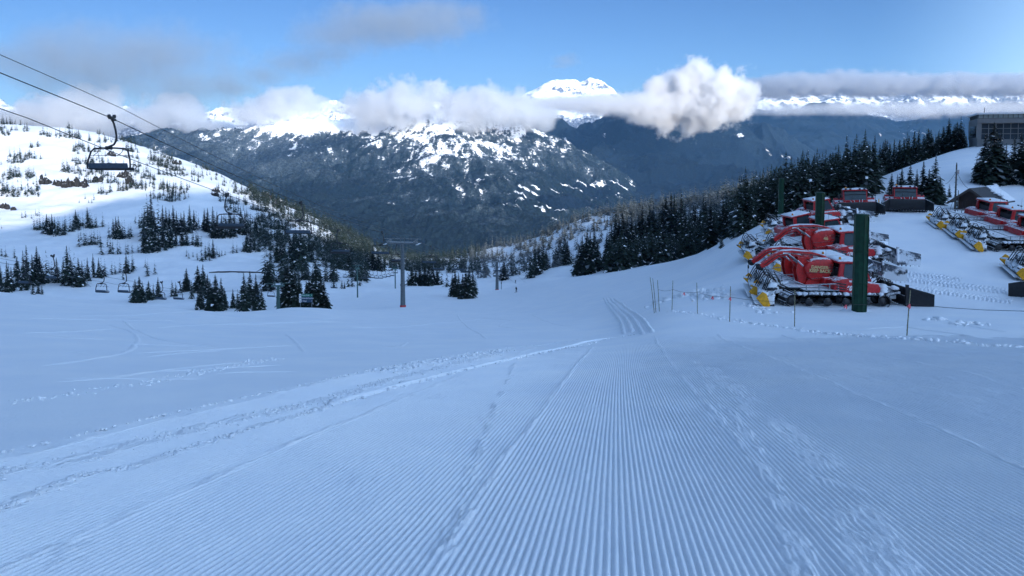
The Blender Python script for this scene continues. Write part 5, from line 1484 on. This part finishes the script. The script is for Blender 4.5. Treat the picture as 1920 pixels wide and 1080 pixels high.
def build_rocks():
    ROCK = paint('dark_rock', (0.013, 0.013, 0.014), 0.85, var=0.6, snow=0.12, scale=0.5)
    for i, (px, py, w, h) in enumerate(((82, 344, 26, 9), (108, 348, 22, 8), (128, 351, 30, 12), (152, 350, 26, 10), (183, 341, 18, 8), (233, 333, 20, 9), (243, 345, 18, 9), (406, 368, 16, 7), (404, 360, 12, 6), (10, 391, 18, 8), (24, 394, 10, 5), (330, 308, 14, 6), (212, 292, 20, 7), (520, 388, 18, 9), (500, 372, 14, 8))):
        p = ground_hit(px, py, 110)
        if p is None: continue
        k = p.y / F; r_ = random.Random(i)
        b = MB()
        for q in range(7):
            b.blob((r_.uniform(-.45, .45) * w * k, r_.uniform(-.2, .2) * w * k, r_.uniform(-.2, .55) * h * k), 1.0, i * 20 + q, sub=3, amp=1.0, sq=(w * k * r_.uniform(.10, .22), w * k * r_.uniform(.10, .16), h * k * r_.uniform(.5, 1.0)))
        o = tag(b.build('rock_outcrop', ROCK), 'dark rock outcrop %s' % ('in the long rocky band under the sunny slope', 'in the long rocky band under the sunny slope', 'in the long rocky band under the sunny slope', 'in the long rocky band under the sunny slope', 'at the right end of the long rocky band', 'just below the seat of the near chair, upper one', 'just below the seat of the near chair, lower one', 'by the grip of the second chair, lower one', 'by the grip of the second chair, upper one', 'at the far left edge of the bowl, larger one', 'at the far left edge of the bowl, smaller one', 'on the sunny slope right of the near chair', 'behind the frame of the near chair', 'near the lower end of the sunny ridge, right one', 'near the lower end of the sunny ridge, left one')[i], 'rock', 'rock outcrops of the bowl')
        o.location = p
def build_skiers():
    def skier(px, Y, lab, pose, rz, coat):
        me = bpy.data.meshes.new('person')
        k = 1.0
        J = {'pelvis': (0, 0, .92), 'chest': (0, -.06 - .1 * pose, 1.32), 'neck': (0, -.08 - .14 * pose, 1.48), 'head': (0, -.1 - .18 * pose, 1.66), 'top': (0, -.1 - .18 * pose, 1.76),
             'hl': (.11, 0, .9), 'kl': (.16, -.16 * (.4 + pose), .50), 'al': (.17, 0, .10), 'tl': (.17, -.2, .05), 'hr': (-.11, 0, .9), 'kr': (-.16, -.16 * (.4 + pose), .50), 'ar': (-.17, 0, .10), 'tr': (-.17, -.2, .05),
             'sl': (.2, -.06 - .12 * pose, 1.42), 'el': (.30, -.1, 1.14), 'wl': (.32, -.34, 1.02), 'sr': (-.2, -.06 - .12 * pose, 1.42), 'er': (-.30, -.1, 1.14), 'wr': (-.32, -.34, 1.02)}
        E = [('pelvis', 'chest'), ('chest', 'neck'), ('neck', 'head'), ('head', 'top'), ('pelvis', 'hl'), ('hl', 'kl'), ('kl', 'al'), ('al', 'tl'), ('pelvis', 'hr'), ('hr', 'kr'), ('kr', 'ar'), ('ar', 'tr'), ('chest', 'sl'), ('sl', 'el'), ('el', 'wl'), ('chest', 'sr'), ('sr', 'er'), ('er', 'wr')]
        RA = dict(pelvis=.17, chest=.19, neck=.07, head=.12, top=.09, hl=.11, kl=.085, al=.075, tl=.06, hr=.11, kr=.085, ar=.075, tr=.06, sl=.09, el=.065, wl=.055, sr=.09, er=.065, wr=.055)
        names = list(J)
        me.from_pydata([J[n] for n in names], [(names.index(a), names.index(b)) for a, b in E], [])
        o = link('person', me, coat)
        o.modifiers.new('skin', 'SKIN'); sv = me.skin_vertices[0].data
        for i, n in enumerate(names): sv[i].radius = (RA[n],) * 2
        sv[0].use_root = True
        ss = o.modifiers.new('smooth', 'SUBSURF'); ss.levels = 1; ss.render_levels = 1
        p = ground_hit(px, Y, 110); o.location = (p.x, p.y, p.z + 0.02); o.rotation_euler = (0, 0, rz)
        tag(o, lab, 'person', 'skiers on the piste')
        for s in (-1, 1):
            b = MB(); b.box((0, -.05, 0.02), (0.09, 1.65, 0.025), bev=0.008); b.tube([(0, -.85, .02), (0, -1.0, .10)], 0.04, 6)
            sk = tag(b.build('ski', SEAT_BLACK), 'short dark ski under the %s foot of the %s' % ('left' if s > 0 else 'right', lab.split(' on ')[0]), 'ski', 'skis of the two skiers')
            sk.location = o.location + Vector((math.cos(rz) * s * .17, math.sin(rz) * s * .17, 0)); sk.rotation_euler = (0, 0, rz)
    JK = paint('dark_jacket', (0.02, 0.022, 0.03), 0.8, var=0.3)
    skier(966.5, 531, 'upper dark-clad skier on the piste right of the far tower', 0.3, R(20), JK)
    skier(968.5, 548, 'lower dark-clad skier on the piste, crouching right of the far tower', 0.9, R(-35), JK)
    # pole with flag by the far tower
    b = MB(); g = ground_at(940, 272); b.tube([(0, 0, -.3), (0, 0, 2.9)], 0.12, 6); b.lathe([(0.2, 2.0), (0.2, 2.9)], n=8); o = tag(b.build('marker_post', LIFT_GREY), 'short dark marker post right of the far lift tower', 'post'); o.location = g
# ------------------------------------------------------------------ combed snow: the fresh groomer passes as real ridges
AMP = 0.026
RIDGE = lambda t: 1 - np.exp(-(t / 0.42)**2)
class Cord:
    PHI = R(7.6); SP = 0.051
    def __init__(s):
        c, n = math.cos(s.PHI), math.sin(s.PHI)
        s.d, s.a = np.array([n, c]), np.array([c, -n])
        L = [(-400, 930), (0, 850), (205, 802), (410, 755), (565, 722), (710, 690), (820, 672), (950, 652), (1100, 634), (1190, 625)]
        s.left = s.world(L); s.left = np.concatenate([[s.left[0] + np.array([-25.0, -30.0])], s.left]); s.seams = [(s.world(p), w) for p, w in (
            ([(1290, 672), (1310, 685), (1340, 740), (1380, 790), (1425, 860), (1455, 920), (1485, 990), (1515, 1090)], 0.10),
            ([(1330, 690), (1375, 730), (1430, 780), (1510, 830), (1550, 890), (1605, 965), (1665, 1090)], 0.24),
            ([(965, 680), (940, 740), (905, 830), (870, 930), (815, 1090)], 0.06),
            ([(-60, 905), (0, 885), (125, 868), (260, 830), (450, 785), (590, 755), (720, 715), (830, 688), (930, 664)], 0.20),
            ([(-60, 980), (0, 955), (150, 890), (250, 875), (350, 842), (500, 795), (585, 772), (650, 750), (700, 737)], 0.10))]
    def world(s, P):
        return np.array([[p.x, p.y] for p in (ground_hit(px, py) for px, py in P) if p is not None])
    @staticmethod
    def dist(P, X, Y):
        """signed distance to an open polyline (positive on its right going forward)"""
        best = np.full(X.shape, 1e9); sg = np.zeros(X.shape)
        for i in range(len(P) - 1):
            a, b = P[i], P[i + 1]; e = b - a; L2 = e @ e
            t = np.clip(((X - a[0]) * e[0] + (Y - a[1]) * e[1]) / L2, 0, 1)
            dx, dy = X - a[0] - t * e[0], Y - a[1] - t * e[1]
            d = np.hypot(dx, dy); m = d < best
            best = np.where(m, d, best); sg = np.where(m, np.sign(e[1] * dx - e[0] * dy), sg)
        return best * sg
    def mask(s, X, Y):
        d = s.dist(s.left, X, Y) + 0.12 * fbm(X / 0.6, Y / 0.6, 3, 60)
        u = X / np.maximum(Y, 2)
        m = sstep(-0.1, 0.3, d) * (1 - sstep(24, 38, Y)) * sstep(-6.0, -4.0, Y)
        m = m * (1 - sstep(20, 36, Y) * sstep(3.0, 12.0, X - 0.16 * Y))
        return m
    def lower(s, X, Y):
        return 0.05 * s.mask(X, Y)
    def build(s):
        na, nl = 5800, 236
        l = np.concatenate([np.linspace(-6.0, 2.3, 40), np.geomspace(2.4, 40.0, nl - 40)])
        # columns fan out a little less than the view does, so that each ridge keeps its own vertices
        a = np.arange(na) * (s.SP / 6.0); a = a - a.mean() + 2.0
        A = np.repeat(a[None], nl, 0); Lg = np.repeat(l[:, None], na, 1)
        bend = 0.0016 * Lg**2 * np.sign(1) * 0.3
        X = Lg * s.d[0] + (A + bend) * s.a[0]; Y = Lg * s.d[1] + (A + bend) * s.a[1]
        m = s.mask(X, Y)
        # passes of the comb, each with its own phase and depth, and a low seam where two of them meet
        cell = (A + 1.07 + 0.05 * fbm(Lg / 3.0, Lg * 0, 2, 71)) / 2.52
        pid = np.floor(cell); e = np.minimum(cell - pid, 1 - (cell - pid)) * 2.52
        hv = _hash(pid.astype(np.int64), pid.astype(np.int64) * 3, 5) / 4294967296.0
        ph = A / s.SP * 2 * np.pi + hv * 6.28
        seam = np.exp(-(e / 0.05)**2)
        wob = 0.35 * fbm(X / 0.5, Y / 1.6, 2, 12)
        t = (ph + wob) / (2 * np.pi)
        tri = np.abs((t % 1.0) * 2 - 1)
        rid = RIDGE(tri)
        amp = AMP * (1 + 0.3 * sstep(0.5, 6, X)) * (1 - 0.9 * sstep(15, 34, Y)) * (0.85 + 0.25 * fbm(X / 0.9, Y / 2.5, 3, 14))
        loose = np.zeros_like(X)
        for P, w in s.seams:
            d = np.abs(s.dist(P, X, Y)) + 0.05 * fbm(X / 0.25, Y / 0.25, 3, 19)
            k = 1 - sstep(w * 0.5, w * 1.2, d)
            k = k * sstep(-0.35, 0.25, fbm(X / 0.35, Y / 0.7, 3, 23))
            loose = np.maximum(loose, k)
        patchy = sstep(0.55, 0.95, fbm(X / 0.8, Y / 1.5, 4, 29)) * 0.5
        amp = amp * (0.8 + 0.35 * hv)
        k = np.maximum(np.maximum(loose, patchy), seam * sstep(-0.3, 0.3, fbm(X / 0.2, Y / 0.8, 2, 73)))
        crumb = 0.018 * fbm(X / 0.035, Y / 0.06, 3, 31) + 0.010
        z = H(X, Y) - 0.02 + amp * rid * (1 - k) + k * (0.020 + crumb) + 0.003 * fbm(X / 0.03, Y / 0.06, 2, 37)
        z = z + 0.012 * fbm(X / 1.2, Y / 2.0, 3, 39) + 0.008 * seam
        z = np.where(m > 0.02, z - 0.05 * (1 - m), z - 0.6)
        keep = (m > 0.005)
        V = np.stack([X, Y, z], -1).reshape(-1, 3)
        q = grid_quads(nl, na, True)
        kk = keep.ravel()
        vis = (np.abs(X) < 7.0 + 0.95 * np.maximum(Y, 0)).ravel()
        q = q[(kk[q].any(1)) & vis[q].all(1)]
        used = np.zeros(len(V), bool); used[q.ravel()] = True
        ren = np.cumsum(used) - 1
        me = np_mesh('combed_snow', V[used], quads=ren[q])
        tag(link('combed_snow_path', me, M_SNOW), kind='structure')
def ribbon(name, pts_px, width, prof, step=0.12, world=None, n=9, noise=0.02, mat=None, sc=0.25):
    """a strip that lies on the snow along a line, with a cross profile: tracks, berms"""
    P = world if world is not None else [ground_hit(px, py) for px, py in pts_px]
    P = [Vector((p[0], p[1], 0)) for p in P if p is not None]
    d = [0]
    for i in range(1, len(P)): d.append(d[-1] + (P[i] - P[i - 1]).length)
    s = np.arange(0, d[-1], step)
    x = pchip(d, [p.x for p in P], s); y = pchip(d, [p.y for p in P], s)
    tx, ty = np.gradient(x), np.gradient(y); L = np.hypot(tx, ty); tx, ty = tx / L, ty / L
    a = np.linspace(-1, 1, n)
    wv = width * (1 + 0.25 * fbm(s / 1.3, s * 0, 2, 4))
    X = x[:, None] + a[None] * wv[:, None] * ty[:, None]; Y = y[:, None] - a[None] * wv[:, None] * tx[:, None]
    fade = sstep(0, 1.5, s) * (1 - sstep(d[-1] - 1.5, d[-1], s))
    h = prof(a)[None] * fade[:, None] + noise * fbm(X / sc, Y / sc, 3, 6) * (1 - a[None]**4) * fade[:, None]
    edge = 0.025 * (np.abs(a)[None]**6) + 0.03 * (1 - fade[:, None])
    Z = H(X, Y) + h - edge + 0.006 + 0.008 * CORD.mask(X, Y)
    me = np_mesh(name, np.stack([X, Y, Z], -1).reshape(-1, 3), quads=grid_quads(len(s), n, True))
    return tag(link(name, me, mat or M_SNOW), kind='structure')
def clods(name, bands, seed=3):
    """loose lumps of snow along bands: (polyline px, half width m, count, size m)"""
    r_ = random.Random(seed)
    bm = bmesh.new(); bmesh.ops.create_icosphere(bm, subdivisions=1, radius=1)
    bm.verts.index_update()
    B = np.array([v.co[:] for v in bm.verts]); T = np.array([[v.index for v in f.verts] for f in bm.faces]); bm.free()
    VV, TT, CC, b = [], [], [], 0
    npr = np.random.RandomState(seed)
    for (pl, hw, n, size) in bands:
        P = [ground_hit(px, py) for px, py in pl]; P = [p for p in P if p is not None]
        d = np.cumsum([0] + [(P[i] - P[i - 1]).length for i in range(1, len(P))])
        for _ in range(n):
            # more of them near the camera end is wrong for a band, so spread by screen weight
            t = r_.random()**1.0 * d[-1]
            x = float(np.interp(t, d, [p.x for p in P])); y = float(np.interp(t, d, [p.y for p in P]))
            x += r_.gauss(0, hw * 0.55); y += r_.gauss(0, hw * 0.55)
            s = size * (0.3 + r_.random()**4 * 2.2)
            V = B * (s * npr.uniform(0.45, 1.4, (len(B), 1))) * np.array([npr.uniform(.8, 1.5), npr.uniform(.7, 1.1), 0.65])
            a = r_.uniform(0, 6.28); ca, sa = math.cos(a), math.sin(a)
            VV.append(np.stack([V[:, 0] * ca - V[:, 1] * sa + x, V[:, 0] * sa + V[:, 1] * ca + y, V[:, 2] + s * 0.05], 1)); TT.append(T + b); b += len(B); CC.append((x, y))
    CC = np.array(CC); zz = H(CC[:, 0], CC[:, 1]); VV = np.concatenate(VV); zz = zz + 0.004 * CORD.mask(CC[:, 0], CC[:, 1]); VV[:, 2] += np.repeat(zz, len(B))
    me = np_mesh(name, VV, tris=np.concatenate(TT))
    return tag(link(name, me, M_SNOW), 'loose lumps of snow thrown up along the tracks', 'snow', kind='stuff')
def build_snow_details():
    up = [(-60, 860), (0, 850), (205, 802), (410, 755), (565, 722), (710, 690), (820, 672), (950, 652), (1100, 634)]
    mid = [(-60, 905), (0, 885), (125, 868), (260, 830), (450, 785), (590, 755), (720, 715), (830, 688), (930, 664)]
    low = [(-60, 980), (0, 955), (150, 890), (250, 875), (350, 842), (500, 795), (585, 772), (650, 750), (700, 737)]
    ridge_ = [(585, 772), (650, 750), (700, 737), (800, 711), (950, 675), (1040, 656), (1140, 635), (1190, 627)]
    ribbon('snow_berm_path', ridge_, 0.07, lambda a: 0.05 * (1 - a**2), 0.08, noise=0.01)
    clods('snow_clods', [(up, 0.05, 1000, 0.017), (mid, 0.22, 3000, 0.014), (low, 0.08, 1300, 0.014), (ridge_, 0.15, 700, 0.03),
        ([(700, 700), (830, 676), (940, 656)], 0.5, 500, 0.035), ([(0, 760), (250, 722), (420, 690), (520, 672)], 0.3, 700, 0.022),
               ([(1255, 584), (1370, 600), (1480, 616), (1600, 628), (1700, 636), (1800, 643), (1925, 652)], 0.36, 620, 0.055),
        ([(1235, 568), (1262, 560), (1290, 552), (1320, 548), (1350, 560)], 1.0, 420, 0.16), ([(1400, 570), (1460, 590)], 0.8, 60, 0.09),
        ([(1660, 598), (1760, 600), (1860, 612)], 0.8, 60, 0.10)])
    for pl in ([(1135, 558), (1142, 570), (1160, 590), (1172, 608), (1178, 626)], [(1148, 560), (1165, 574), (1195, 598), (1216, 626)], [(1141, 559), (1155, 575), (1178, 596), (1192, 622)]):
        ribbon('ski_track_path', pl, 0.34, lambda a: 0.17 * np.exp(-((np.abs(a) - 0.6) / 0.22)**2) - 0.05 * np.exp(-(a / 0.4)**2), 0.3, noise=0.03, sc=0.5)
    soft = lambda a: 0.032 * np.exp(-((a - 0.55) / 0.25)**2) - 0.02 * np.exp(-((a + 0.2) / 0.4)**2)
    for pl in ([(0, 690), (90, 683), (190, 668), (245, 645), (235, 620), (190, 606)], [(0, 625), (120, 622), (220, 615)], [(235, 600), (270, 622), (350, 644), (470, 655)],
               [(540, 625), (560, 640), (580, 662)], [(860, 590), (880, 612), (920, 636)], [(900, 596), (960, 602), (940, 612), (980, 616)], [(0, 720), (150, 712), (330, 690), (480, 676)],
               [(690, 648), (745, 650), (760, 640)], [(640, 616), (760, 612), (900, 598)], [(1000, 590), (1040, 606), (1080, 612)],
               [(1560, 620), (1700, 612), (1860, 634)], [(1780, 600), (1830, 612), (1920, 626)]):
        ribbon('ski_track_path', pl, 0.30, soft, 0.25, noise=0.012, sc=0.4)
    r_ = random.Random(21)
    thin = lambda a: 0.022 * np.exp(-((a - 0.4) / 0.3)**2) - 0.02 * np.exp(-((a + 0.35) / 0.3)**2)
    for i in range(15):
        y = r_.uniform(592, 735); x = r_.uniform(-40, 420); w = r_.uniform(160, 420); dy = r_.uniform(-16, 14) - w * 0.02; c = r_.uniform(-9, 9)
        pl = [(x + w * f, y + dy * f + c * math.sin(3.14 * f)) for f in (0, 0.25, 0.5, 0.75, 1.0)]
        if pl[-1][1] > np.interp(pl[-1][0], [0, 565, 950], [840, 712, 645]): continue
        ribbon('ski_track_path', pl, 0.16, thin, 0.2, noise=0.008, sc=0.3, n=7)
    # herringbone left on the terrace by the groomer belts
    def belt(P0, P1, w):
        a, b = ground_hit(*P0), ground_hit(*P1)
        d = (b - a); L = Vector((d.x, d.y, 0)).length; d = Vector((d.x, d.y, 0)) / L; n = Vector((d.y, -d.x, 0))
        s = np.arange(0, L, 0.06); t = np.linspace(-1, 1, 13)
        S, T = np.meshgrid(s, t, indexing='ij'); S = S + 0.05 * np.sin(S * 3.1)
        X = a.x + d.x * S + n.x * T * w; Y = a.y + d.y * S + n.y * T * w
        ph = (S / 0.24 + 0.6 * np.abs(((T * 1.5) % 2) - 1)) % 1
        Z = H(X, Y) + 0.10 * (np.abs(ph * 2 - 1) - 0.2) + 0.05 * fbm(X / 0.2, Y / 0.2, 3, 3) - 0.06 * T**8 + 0.02
        me = np_mesh('belt_track', np.stack([X, Y, Z], -1).reshape(-1, 3), quads=grid_quads(len(s), 13))
        tag(link('groomer_track_path', me, M_SNOW), kind='structure')
    belt((1672, 520), (1900, 548), 0.85); belt((1672, 535), (1900, 566), 0.8); belt((1668, 509), (1800, 524), 0.7)

def build_clouds():
    G = 'low clouds over the valley'
    cloud('bright puffy cumulus cloud before the blue mountain', [(1310, 190, 85, 58), (1358, 182, 62, 50), (1262, 200, 62, 45), (1300, 158, 62, 42), (1350, 155, 40, 30), (1238, 168, 36, 26), (1225, 205, 50, 30)], 7400, 0.026, erode=0.8, soft=0.24, seed=1.0, grow=1.33, group=G, det=9)
    cloud('grey tongue of cloud running left from the bright cumulus', [(1190, 198, 70, 26), (1130, 196, 80, 22), (1060, 194, 70, 15), (1220, 218, 50, 20), (1010, 196, 50, 14)], 7300, 0.014, erode=0.5, soft=0.4, seed=2.0, group=G)
    cloud('ragged grey cloud on the snowy summit left of the white peak', [(890, 200, 70, 38), (950, 208, 66, 36), (1000, 218, 50, 24), (850, 190, 40, 24)], 6700, 0.014, erode=0.82, soft=0.26, scale=3.6, grow=1.4, col=(0.93, 0.94, 0.96), seed=3.0, group=G)
    cloud('broad pale cloud over the middle of the central mountain', [(700, 205, 66, 36), (760, 196, 60, 42), (800, 180, 44, 28), (730, 222, 70, 24), (660, 200, 40, 20)], 6800, 0.014, erode=0.82, soft=0.26, scale=3.6, grow=1.4, col=(0.93, 0.94, 0.96), seed=4.0, group=G)
    cloud('pale cloud above the bright snowfield', [(520, 200, 66, 32), (480, 210, 50, 26), (580, 196, 44, 24), (540, 180, 50, 20)], 7200, 0.013, erode=0.82, soft=0.26, scale=3.6, grow=1.4, col=(0.93, 0.94, 0.96), seed=5.0, group=G)
    cloud('grey cloud between the two snowy tops at the left', [(300, 218, 60, 32), (345, 214, 46, 30), (400, 240, 60, 14), (270, 228, 50, 28), (330, 196, 40, 22)], 7600, 0.012, erode=0.82, soft=0.26, scale=3.6, grow=1.4, col=(0.93, 0.94, 0.96), seed=6.0, group=G)
    cloud('big white cloud behind the sunny hill at the upper left', [(170, 195, 60, 36), (120, 205, 66, 34), (60, 215, 60, 28), (190, 225, 50, 34), (130, 235, 70, 30), (15, 222, 40, 20)], 6000, 0.014, erode=0.8, soft=0.26, scale=3.6, grow=1.4, col=(0.93, 0.94, 0.96), seed=7.0, group=G)
    cloud('flat grey cloud deck above the far white range at the right', [(1500, 160, 110, 20), (1640, 160, 120, 22), (1580, 152, 60, 20), (1780, 160, 120, 20), (1900, 160, 120, 20), (2050, 160, 120, 20), (1440, 170, 60, 16)], 11500, 0.009, erode=0.6, soft=0.3, seed=8.0, squash=2.0, group=G, col=(0.74, 0.76, 0.80))
    cloud('thin grey cloud layer below the far white range at the right', [(1480, 206, 90, 12), (1600, 204, 110, 13), (1720, 206, 110, 16), (1840, 204, 110, 14), (1960, 202, 110, 14), (1410, 200, 50, 14)], 11000, 0.0038, erode=0.72, soft=0.4, seed=9.0, squash=2.0, group=G)
    H_ = 'high grey clouds'
    DK = (0.68, 0.72, 0.76)
    cloud('faint grey veil of cloud high at the upper left', [(180, 120, 170, 60), (300, 105, 120, 50), (340, 160, 110, 34), (80, 110, 120, 40), (400, 160, 60, 24)], 4200, 0.0038, erode=0.62, soft=0.8, grow=1.65, seed=10.0, group=H_, col=DK, det=7)
    cloud('dark grey streak of cloud high above the central mountain', [(740, 45, 130, 34), (820, 24, 80, 24), (640, 70, 80, 30), (690, 62, 80, 26)], 4200, 0.0051, erode=0.62, soft=0.7, grow=1.65, seed=11.0, group=H_, col=DK, det=7)
    cloud('grey wisp of cloud trailing under the dark streak', [(560, 118, 70, 24), (610, 108, 50, 16), (490, 140, 60, 22), (440, 165, 50, 14)], 4400, 0.0038, erode=0.62, soft=0.7, grow=1.65, seed=12.0, group=H_, col=DK, det=7)
    cloud('tiny grey wisp of cloud above the white peak', [(1060, 114, 30, 14), (1050, 124, 22, 7), (1072, 104, 14, 8)], 5000, 0.006, erode=0.5, soft=0.7, seed=13.0, group=H_, col=DK)
SKY_STRENGTH, SUN_STRENGTH, HAZE = 0.10, 3.0, 1.8e-5
CORD = Cord()
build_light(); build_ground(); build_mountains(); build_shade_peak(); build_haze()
CORD.build(); build_snow_details()
list_trees(); build_forests()
build_groomers(); build_lifts(); build_buildings(); build_skiers()
build_clouds(); build_rocks()
cam = bpy.data.cameras.new('camera'); co = bpy.data.objects.new('camera', cam); COL.objects.link(co)
cam.sensor_width = 36.0; cam.lens = 36.0 * F / 1920.0; cam.shift_y = (PROW - 540.0) / 1920.0; cam.clip_start = 0.1; cam.clip_end = 60000
co.location = (0, 0, 0); co.rotation_euler = (math.pi / 2 - PITCH, 0, 0)
SC.camera = co
SC.view_settings.view_transform = 'Standard'; SC.view_settings.look = 'None'; SC.view_settings.gamma = 1.0
SC.view_settings.exposure = 1.18
SC.cycles.max_bounces = 8; SC.cycles.diffuse_bounces = 3; SC.cycles.volume_bounces = 6; SC.cycles.transparent_max_bounces = 12
